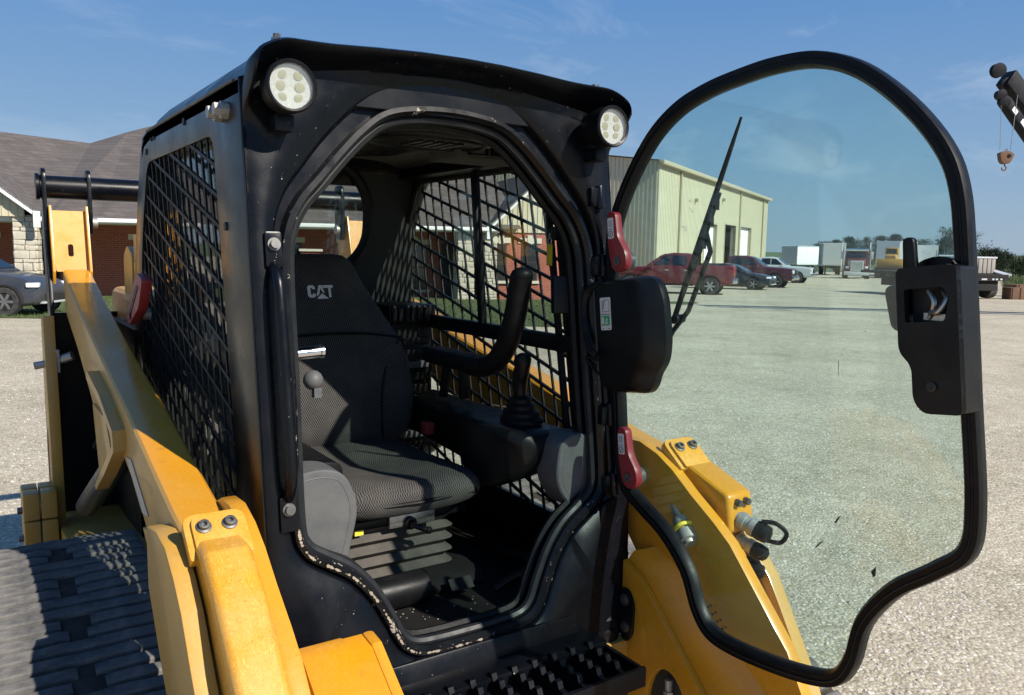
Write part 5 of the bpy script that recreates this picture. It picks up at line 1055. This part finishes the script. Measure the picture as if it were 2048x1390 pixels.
# trailers, semi truck, machine, flatbed, crane
def box_trailer(label, pos, head, ln, w, h, clear, side, front, legs=True):
    T = thing('box_trailer', label, 'trailer', tuple(pos), head, 'box trailers at the back of the yard', world=False)
    mb = MB(); mb.bb(-ln/2, ln/2, -w/2, w/2, clear, clear+h); B = mb.build('box', [side], T, bevel=.04)
    for s in (-1, 1):
        for i in range(int(ln/.6)):
            mb = MB(); x = -ln/2+.3+i*.6; mb.bb(x-.02, x+.02, s*w/2-.005, s*(w/2+.025), clear+.15, clear+h-.12); mb.build('rib', side, B, smooth=0)
        mb = MB(); mb.bb(-ln/2-.01, ln/2+.01, s*(w/2-.01), s*(w/2+.04), clear-.06, clear+.14); mb.build('side_rail', 'galv', B, smooth=0)
        mb = MB(); mb.bb(-ln/2-.01, ln/2+.01, s*(w/2-.01), s*(w/2+.04), clear+h-.10, clear+h+.03); mb.build('side_rail', 'galv', B, smooth=0)
    mb = MB(); mb.bb(ln/2, ln/2+.05, -w/2+.06, w/2-.06, clear+.1, clear+h-.08); mb.build('end_panel', front, B, smooth=0)
    mb = MB(); mb.bb(-ln/2+.5, ln/2-.6, -.45, .45, clear-.3, clear-.06); mb.build('underframe', 'under', T)
    for x in (-ln/2+1.2, -ln/2+2.5):
        for s in (-1, 1): 
            mb = MB(); mb.lathe([(.2, -.25), (.48, -.25), (.5, -.2), (.5, .2), (.48, .25), (.2, .25)], (x, s*(w/2-.30), .5), (0, 1, 0), 18); mb.build('wheel', 'tyre', T)
    for s in (-1, 1):
        mb = MB(); mb.bb(ln/2-2.2, ln/2-2.05, s*.8-.08, s*.8+.08, .0, clear); mb.build('landing_leg', 'under', T)
    return T
def tobase(px, d): return YD((px-1024)/1631*d, d)
box_trailer('short white box trailer with a grey end standing nearest the workshop', tobase(1596, 118), yang(-.75, -.66), 6.5, 2.5, 2.6, 1.2, 'trailer_white', 'trailer_grey')
box_trailer('plain grey box trailer just left of the red semi', tobase(1656, 104), yang(-.30, -.95), 9, 2.6, 2.75, 1.2, 'trailer_grey', 'trailer_grey')
box_trailer('tall white box trailer behind the yellow bulldozer', tobase(1786, 100), yang(-.62, -.78), 8.5, 2.6, 2.9, 1.3, 'galv', 'trailer_white')
box_trailer('pale box trailer at the right, behind the door latch', tobase(1838, 104), yang(-.38, -.92), 9, 2.6, 2.7, 1.2, 'trailer_grey', 'trailer_white')

p = tobase(1706, 83); T = thing('semi_truck', 'dark red semi tractor with chrome grille and two exhaust stacks facing the camera', 'truck', tuple(p), yang(-.36, -.93), None, world=False)
mb = MB(); mb.loft([sect(3.0, .70, .75, 1.75, .62, 4, .12), sect(2.8, .82, .70, 1.90, .70, 4, .14), sect(1.2, .95, .70, 2.05, .85, 4, .14)]); mb.build('hood', 'paint_truck_red', T, smooth=40)
mb = MB(); mb.loft([sect(1.25, 1.12, .8, 2.05, 1.10, 4, .1), sect(.95, 1.15, .8, 2.9, 1.02, 4, .14), sect(-.9, 1.15, .8, 3.0, 1.05, 4, .14)]); mb.build('cab', 'paint_truck_red', T, smooth=40)
mb = MB(); mb.prism([(-.95, .08), (.95, .08), (.88, .92), (-.88, .92)], lambda y, t, d: Vector((1.28-.32*t+d, y, 2.04+.78*t)), 0, .03); mb.build('windscreen', 'car_glass', T, smooth=0)
mb = MB(); mb.bb(1.0, 1.50, -1.08, 1.08, 2.74, 2.98); mb.build('sun_visor', 'chrome', T, bevel=.03)
mb = MB(); mb.bb(2.98, 3.06, -.60, .60, .78, 1.80); gr = mb.build('grille', 'galv', T, bevel=.05)
for i in range(9):
    mb = MB(); mb.bb(3.055, 3.085, -.53+i*.1265-.012, -.53+i*.1265+.035, .84, 1.74); mb.build('grille_bar', 'chrome', gr, smooth=0)
mb = MB(); mb.bb(2.95, 3.25, -1.15, 1.15, .38, .74); mb.build('bumper', 'galv', T, bevel=.06)
for s in (-1, 1):
    mb = MB(); mb.loft([sect(2.75, .22, .65, 1.15, .18), sect(2.2, .25, .65, 1.42, .2), sect(1.3, .25, .65, 1.25, .2)]); 
    mb.v = [(x, y+s*.98, z) for x, y, z in mb.v]; mb.build('fender', 'paint_truck_red', T, smooth=40)
    mb = MB(); mb.box((2.86, s*.86, 1.15), (.22, .30, .22)); mb.build('headlight', 'headlamp', T, bevel=.04)
    mb = MB(); mb.cyl((-.6, s*1.30, .9), (-.6, s*1.30, 3.65), .09, n=12); mb.build('exhaust_stack', 'chrome', T)
    mb = MB(); mb.bb(1.05, 1.15, s*1.38-.12, s*1.38+.12, 1.95, 2.7); mb.tube([(1.1, s*1.1, 2.6), (1.1, s*1.38, 2.6)], .02, 6); mb.build('mirror', 'galv', T, bevel=.02)
    mb = MB(); mb.cyl((1.7, s*1.12, 1.0), (.2, s*1.2, .95), .22, n=12); mb.build('fuel_tank', 'galv', T)
    for x in (2.15, -2.6, -3.9):
        mb = MB(); mb.lathe([(.25, -.22), (.5, -.22), (.52, -.15), (.52, .15), (.5, .22), (.25, .22)], (x, s*.98, .52), (0, 1, 0), 18); mb.build('wheel', 'tyre', T)
mb = MB(); mb.bb(-4.6, -.9, -.5, .5, .75, 1.0); mb.build('chassis', 'under', T)

p = tobase(1776, 88); T = thing('bulldozer', 'dirty yellow bulldozer loaded on a dark lowboy trailer', 'bulldozer', (p.x, p.y, p.z+1.15), yang(-.5, -.86), None, world=False)
mb = MB(); mb.loft([sect(1.6, .55, .5, 1.25, .5), sect(-.2, .6, .5, 1.45, .55), sect(-1.3, .6, .5, 1.35, .55)]); mb.build('hood', 'dozer_yellow', T, smooth=30)
mb = MB(); mb.bb(-.7, .5, -.65, .65, 1.35, 2.1); mb.build('cab', 'dozer_yellow', T, bevel=.08)
mb = MB(); mb.bb(.49, .53, -.5, .5, 1.45, 1.95); mb.build('cab_window', 'car_glass', T, smooth=0)
mb = MB(); mb.prism([(2.0, -.05), (2.1, .3), (2.0, .9), (1.88, .9), (1.95, .3), (1.88, -.05)], lambda x, z, d: Vector((x, d, z)), -1.25, 1.25); mb.build('blade', 'dozer_yellow', T, bevel=.02)
for s in (-1, 1):
    mb = MB(); mb.prism(rpoly([(-1.6, .0), (1.5, .0), (1.5, .7), (-1.6, .75)], .3, 5), lambda x, z, d: Vector((x, s*.95+d, z)), -.22, .22); mb.build('crawler_track', 'under', T)
p2_ = thing('lowboy_trailer', 'dark lowboy trailer under the yellow bulldozer', 'trailer', tuple(p), yang(-.5, -.86), None, world=False)
mb = MB(); mb.bb(-5, 3.2, -1.3, 1.3, .85, 1.13); mb.build('deck', 'under', p2_, bevel=.03)
for x in (-4.2, -3.1, -2.0, 1.9, 2.8):
    for s in (-1, 1):
        mb = MB(); mb.lathe([(.2, -.25), (.45, -.25), (.47, .0), (.45, .25), (.2, .25)], (x, s*1.0, .47), (0, 1, 0), 16); mb.build('wheel', 'tyre', p2_)
p = tobase(1889, 90); T = thing('white_truck', 'white truck cab with twin stacks half hidden behind the door latch', 'truck', tuple(p), yang(-.45, -.89), None, world=False)
mb = MB(); mb.loft([sect(2.6, .75, .7, 1.6, .7), sect(1.0, .95, .7, 1.9, .85), sect(.95, 1.1, .7, 1.95, 1.05)]); mb.build('hood', 'paint_white', T, smooth=40)
mb = MB(); mb.loft([sect(.95, 1.12, .8, 2.0, 1.10), sect(.7, 1.12, .8, 2.5, 1.0), sect(-.9, 1.12, .8, 2.6, 1.0)]); mb.build('cab', 'paint_white', T, smooth=40)
mb = MB(); mb.bb(.93, .98, -.9, .9, 1.95, 2.4); mb.build('windscreen', 'car_glass', T, smooth=0)
for s in (-1, 1):
    mb = MB(); mb.cyl((-.9, s*1.2, 1.0), (-.9, s*1.2, 3.1), .08, n=10); mb.build('exhaust_stack', 'chrome', T)
    for x in (1.9, -2.4):
        mb = MB(); mb.lathe([(.2, -.2), (.5, -.2), (.5, .2), (.2, .2)], (x, s*.95, .5), (0, 1, 0), 16); mb.build('wheel', 'tyre', T)
mb = MB(); mb.bb(-4, -.9, -.5, .5, .8, 1.05); mb.build('chassis', 'under', T)

# flatbed at the right edge, carrying a weathered crate
p = tobase(1962, 38); T = thing('flatbed_trailer', 'black flatbed trailer seen end on beside the door frame', 'trailer', tuple(p), yang(.25, -.97), None, world=False)
mb = MB(); mb.bb(-7, .2, -1.28, 1.22, 1.02, 1.16); mb.build('deck', 'under', T, bevel=.02)
mb = MB(); mb.bb(.15, .25, -1.3, 1.3, .86, 1.02); rb_ = mb.build('rear_bar', 'under', T)
for y, w_ in ((-.85, .5), (-.2, .3), (.3, .12), (.5, .12), (.75, .12)):
    mb = MB(); mb.bb(.251, .262, y-w_/2, y+w_/2, .90, .97); mb.build('marker_light', 'galv', rb_, smooth=0)
mb = MB(); mb.bb(-6, .1, -.75, .75, .40, .86); mb.build('frame', 'under', T, bevel=.02)
for s in (-1, 1):
    for x in (-.6, -1.8):
        mb = MB(); mb.lathe([(.2, -.2), (.42, -.2), (.44, 0), (.42, .2), (.2, .2)], (x, s*.85, .44), (0, 1, 0), 18); mb.build('wheel', 'tyre', T)
    mb = MB(); mb.box((-.3, s*1.15, 1.24), (1.0, .5, .05), (0, .2, 0)); mb.build('ramp', 'galv', T)
hh = yang(.25, -.97); M = Matrix.Rotation(hh, 3, 'Z'); pc = p+M @ Vector((-1.2, .12, 1.165))
CR = thing('wooden_crate', 'weathered grey slatted crate riding on the black flatbed', 'crate', tuple(pc), hh, None, world=False)
mb = MB(); mb.bb(-.8, .8, -.85, .85, .02, .72); cb_ = mb.build('crate_body', 'weathered_wood', CR)
for i in range(7):
    mb = MB(); y = -.74+i*.247; mb.bb(.80, .84, y-.10, y+.10, .03, .74); mb.build('slat', 'weathered_wood', cb_, bevel=.008)
mb = MB(); mb.bb(-.85, .87, -.9, .9, .72, .80); mb.build('lid_rim', 'galv', CR, bevel=.01)
for i, (px, d, s_, lab) in enumerate([(2030, 38.5, (1.0, .62, .55), 'low rusty steel box on the gravel beside the flatbed'), (2046, 42, (1.6, .9, .62), 'dark rusted scrap block at the far right edge')]):
    p = tobase(px, d); T = thing('steel_box', lab, 'steel box', tuple(p), yang(1, .1), None, world=False)
    mb = MB(); mb.bb(-s_[0]/2, s_[0]/2, -s_[1]/2, s_[1]/2, 0, s_[2]); mb.build('box_body', 'rust', T, bevel=.02)
    for k in (-1, 0, 1):
        mb = MB(); mb.bb(k*s_[0]*.4-.03, k*s_[0]*.4+.03, -s_[1]/2-.03, -s_[1]/2, 0, s_[2]+.02); mb.build('box_rib', 'rust', T)
# crane whose boom tip leans into the frame
dC = 24.0
def CP(px, y, d=dC): return at(px, y, d)
CRN = thing('crane', 'black telescopic crane boom with hanging hook block at the right edge', 'crane', tuple(YD(24, 27)), 0, None)
def boom(name, p0, p1, w, h, par, m='crane_black'):
    mb = MB(); d = (p1-p0); L_ = d.length; M = d.to_track_quat('X', 'Z').to_matrix(); mb.box((p0+p1)/2, (L_, w, h), M); return mb.build(name, m, par, bevel=.03)
b0 = CP(2010, 152); b1 = CP(2360, 640, 27); bm_ = boom('boom', b0+(b1-b0)*.005, b1, .40, .50, CRN)
j0 = CP(2004, 196, 23.6); j1 = CP(2345, 690, 26.6); jb = boom('jib', j0+(j1-j0)*.01, j1, .26, .28, CRN)
for t_, w_ in ((.05, .07), (.10, .12)):
    q = j0+(j1-j0)*t_; dd_ = (j1-j0).normalized(); M = dd_.to_track_quat('X', 'Z').to_matrix()
    mb = MB(); mb.box(q-FF*.14+Vector((0, 0, .02)), (w_*3, .02, .14), M); mb.build('jib_plate', 'trailer_white', jb)
for nm_, c, r_ in (('boom_sheave', CP(1996, 141), .20), ('boom_sheave', CP(2012, 168), .17), ('jib_sheave', CP(2001, 190, 23.6), .14), ('jib_sheave', CP(2008, 203, 23.6), .15)):
    mb = MB(); mb.lathe([(r_*.5, -.10), (r_, -.09), (r_*.85, 0), (r_, .09), (r_*.5, .10)], c, FF, 18); mb.build(nm_, 'crane_black', CRN)
mb = MB(); mb.bb(0, 0, 0, 0, 0, 0) if False else mb.box(b1+Vector((0, 0, -.4)), (1.6, 1.6, 1.8)); mb.build('turret', 'crane_black', CRN, bevel=.1)
cb0 = b1+Vector((0, 0, -1.3)); mb = MB(); mb.bb(cb0.x-3.5, cb0.x+3.5, cb0.y-1.2, cb0.y+1.2, gz(27)+.55, cb0.z); mb.build('carrier', 'crane_black', CRN, bevel=.08)
for x in (-2.6, -1.2, 1.4, 2.7):
    for s in (-1, 1):
        mb = MB(); mb.lathe([(.2, -.2), (.5, -.2), (.5, .2), (.2, .2)], (cb0.x+x, cb0.y+s*1.1, gz(27)+.5), (0, 1, 0), 16); mb.build('carrier_wheel', 'tyre', CRN)
hb = CP(2010, 318, 23.6)
mb = MB(); mb.tube([CP(2003, 205, 23.6), CP(2000, 300, 23.6)], .010, 6); mb.build('hoist_rope', 'steel', CRN); mb = MB(); mb.tube([CP(2035, 190, 23.6), CP(2021, 300, 23.6)], .010, 6); mb.build('hoist_rope', 'steel', CRN)
HB = MB(); K_ = [(-.20, .14), (-.05, .20), (.10, .19), (.22, .10), (.12, -.12), (.06, -.16), (-.08, -.16), (-.15, -.08)]
hk = None
def HF(u, z, d): return hb+RR*u+FF*d+Vector((0, 0, z+.02))
HB.prism(rpoly(K_, .04, 3), HF, -.09, .09); hk = HB.build('hook_block', 'rust', CRN, bevel=.02)
mb = MB(); mb.lathe([(.055, 0), (.055, .012), (.03, .014)], HF(.06, .06, -.09), -FF, 14); mb.build('block_pin', 'crane_black', hk)
mb = MB(); mb.tube(spline([HF(.0, -.14, 0), HF(.0, -.20, 0), HF(.05, -.25, 0), HF(.04, -.32, 0), HF(-.02, -.34, 0), HF(-.07, -.30, 0), HF(-.06, -.26, 0)], 5), .018, 8); mb.build('hook', 'rust', hk)
mb = MB(); mb.tube([HF(.02+.03*math.cos(t), .23+.03*math.sin(t), 0) for t in np.linspace(0, 6.28, 12)[:-1]], .009, 6, closed=True); mb.build('lifting_eye', 'rust', hk)

# ------------------------------------------------------------------ cedars at the back of the yard
mat('cedar_leaf', (.020, .037, .016), .85, 0, .55, .6); mat('cedar_leaf2', (.033, .053, .020), .85, 0, .5, .6); mat('bark', (.09, .065, .045), .9, 0, .3, 5)
def cedar(px, d, h, w, label, bushy=0, leaf='cedar_leaf'):
    w *= 1.55; h *= 1.02
    p = tobase(px, d); T = thing('cedar_tree', label, 'tree', tuple(p), random.uniform(0, 6), 'evergreens along the back of the yard', world=False)
    mb = MB(); mb.tube([(0, 0, -.1), (.05, 0, h*.4), (0, .04, h*.9)], [.14, .09, .02], 7)
    for k in range(9): a = random.uniform(0, 6.28); z = h*random.uniform(.15, .75); r_ = w*(1-z/h)*.8; mb.tube([(0, 0, z), (r_*.5*math.cos(a), r_*.5*math.sin(a), z+.15), (r_*math.cos(a), r_*math.sin(a), z+.35)], [.04, .03, .012], 5)
    mb.build('trunk', 'bark', T)
    nb = 130; per = 62; t = rng.random(nb)**.8; prof = (1-t)**(.62 if not bushy else .42)*(.5+.5*np.minimum(1, t*4)); th = rng.uniform(0, 6.28, nb); ln = w*prof*rng.uniform(.45, 1.25, nb)+.15
    z0 = h*(.05+.86*t); q = rng.random((nb, per))**.6; sp_ = .05+.16*w*(1-q*.6)*.5
    P = np.stack([np.cos(th)[:, None]*ln[:, None]*q, np.sin(th)[:, None]*ln[:, None]*q, z0[:, None]+ln[:, None]*q*(.35+.25*q)], 2)+rng.normal(0, 1, (nb, per, 3))*sp_[:, :, None]
    P = P.reshape(-1, 3); n = len(P); s_ = rng.uniform(.05, .13, n); th2 = np.repeat(th, per)
    d1 = np.stack([np.cos(th2)*.6+rng.normal(0, .4, n), np.sin(th2)*.6+rng.normal(0, .4, n), .7+rng.normal(0, .4, n)], 1)*s_[:, None]*1.7; d2 = rng.normal(0, .5, (n, 3))*s_[:, None]
    V = np.stack([P-d2*.5, P+d2*.5, P+d1], 1).reshape(-1, 3); f = np.arange(3*n).reshape(-1, 3)
    me = bpy.data.meshes.new('crown'); me.from_pydata(V.tolist(), [], f.tolist()); me.materials.append(MAT[leaf]); o = bpy.data.objects.new('crown', me); COL.objects.link(o); o.parent = T
for i, (px, d, h, w, b_, lf_, lab) in enumerate([
    (1640, 138, 4.8, 1.8, 1, 'cedar_leaf2', 'low rounded evergreen left of the red semi'), (1663, 135, 5.3, 1.6, 0, 'cedar_leaf', 'pointed cedar above the plain grey trailer'), (1690, 132, 5.7, 1.8, 0, 'cedar_leaf', 'dark cedar rising behind the semi\'s left stack'),
    (1722, 135, 5.6, 2.0, 1, 'cedar_leaf', 'broad cedar directly behind the red semi'), (1752, 132, 6.0, 1.7, 0, 'cedar_leaf2', 'cedar behind the semi\'s right stack'), (1781, 134, 6.4, 1.6, 0, 'cedar_leaf', 'slim cedar peeking over the tall white trailer'),
    (1800, 134, 5.6, 1.4, 0, 'cedar_leaf', 'short cedar over the right end of the tall white trailer'), (1828, 130, 5.2, 2.2, 1, 'cedar_leaf2', 'spreading evergreen above the pale right trailer'), (1883, 104, 5.0, 1.5, 0, 'cedar_leaf', 'dark cedar left of the large bushy one by the door edge'),
    (1905, 100, 5.9, 2.3, 1, 'cedar_leaf2', 'large bushy evergreen just left of the door edge'), (1968, 86, 3.0, 1.5, 1, 'cedar_leaf', 'bushy evergreen behind the slatted crate'), (1993, 88, 2.6, 1.2, 1, 'cedar_leaf2', 'lower evergreen at the right of the crate'),
    (2034, 92, 1.9, 1.8, 1, 'cedar_leaf2', 'low shrubby tree at the far right edge'), (2062, 95, 2.0, 2.0, 1, 'cedar_leaf2', 'low hazy shrub cut by the right border')]): cedar(px, d, h, w, lab, b_, lf_)
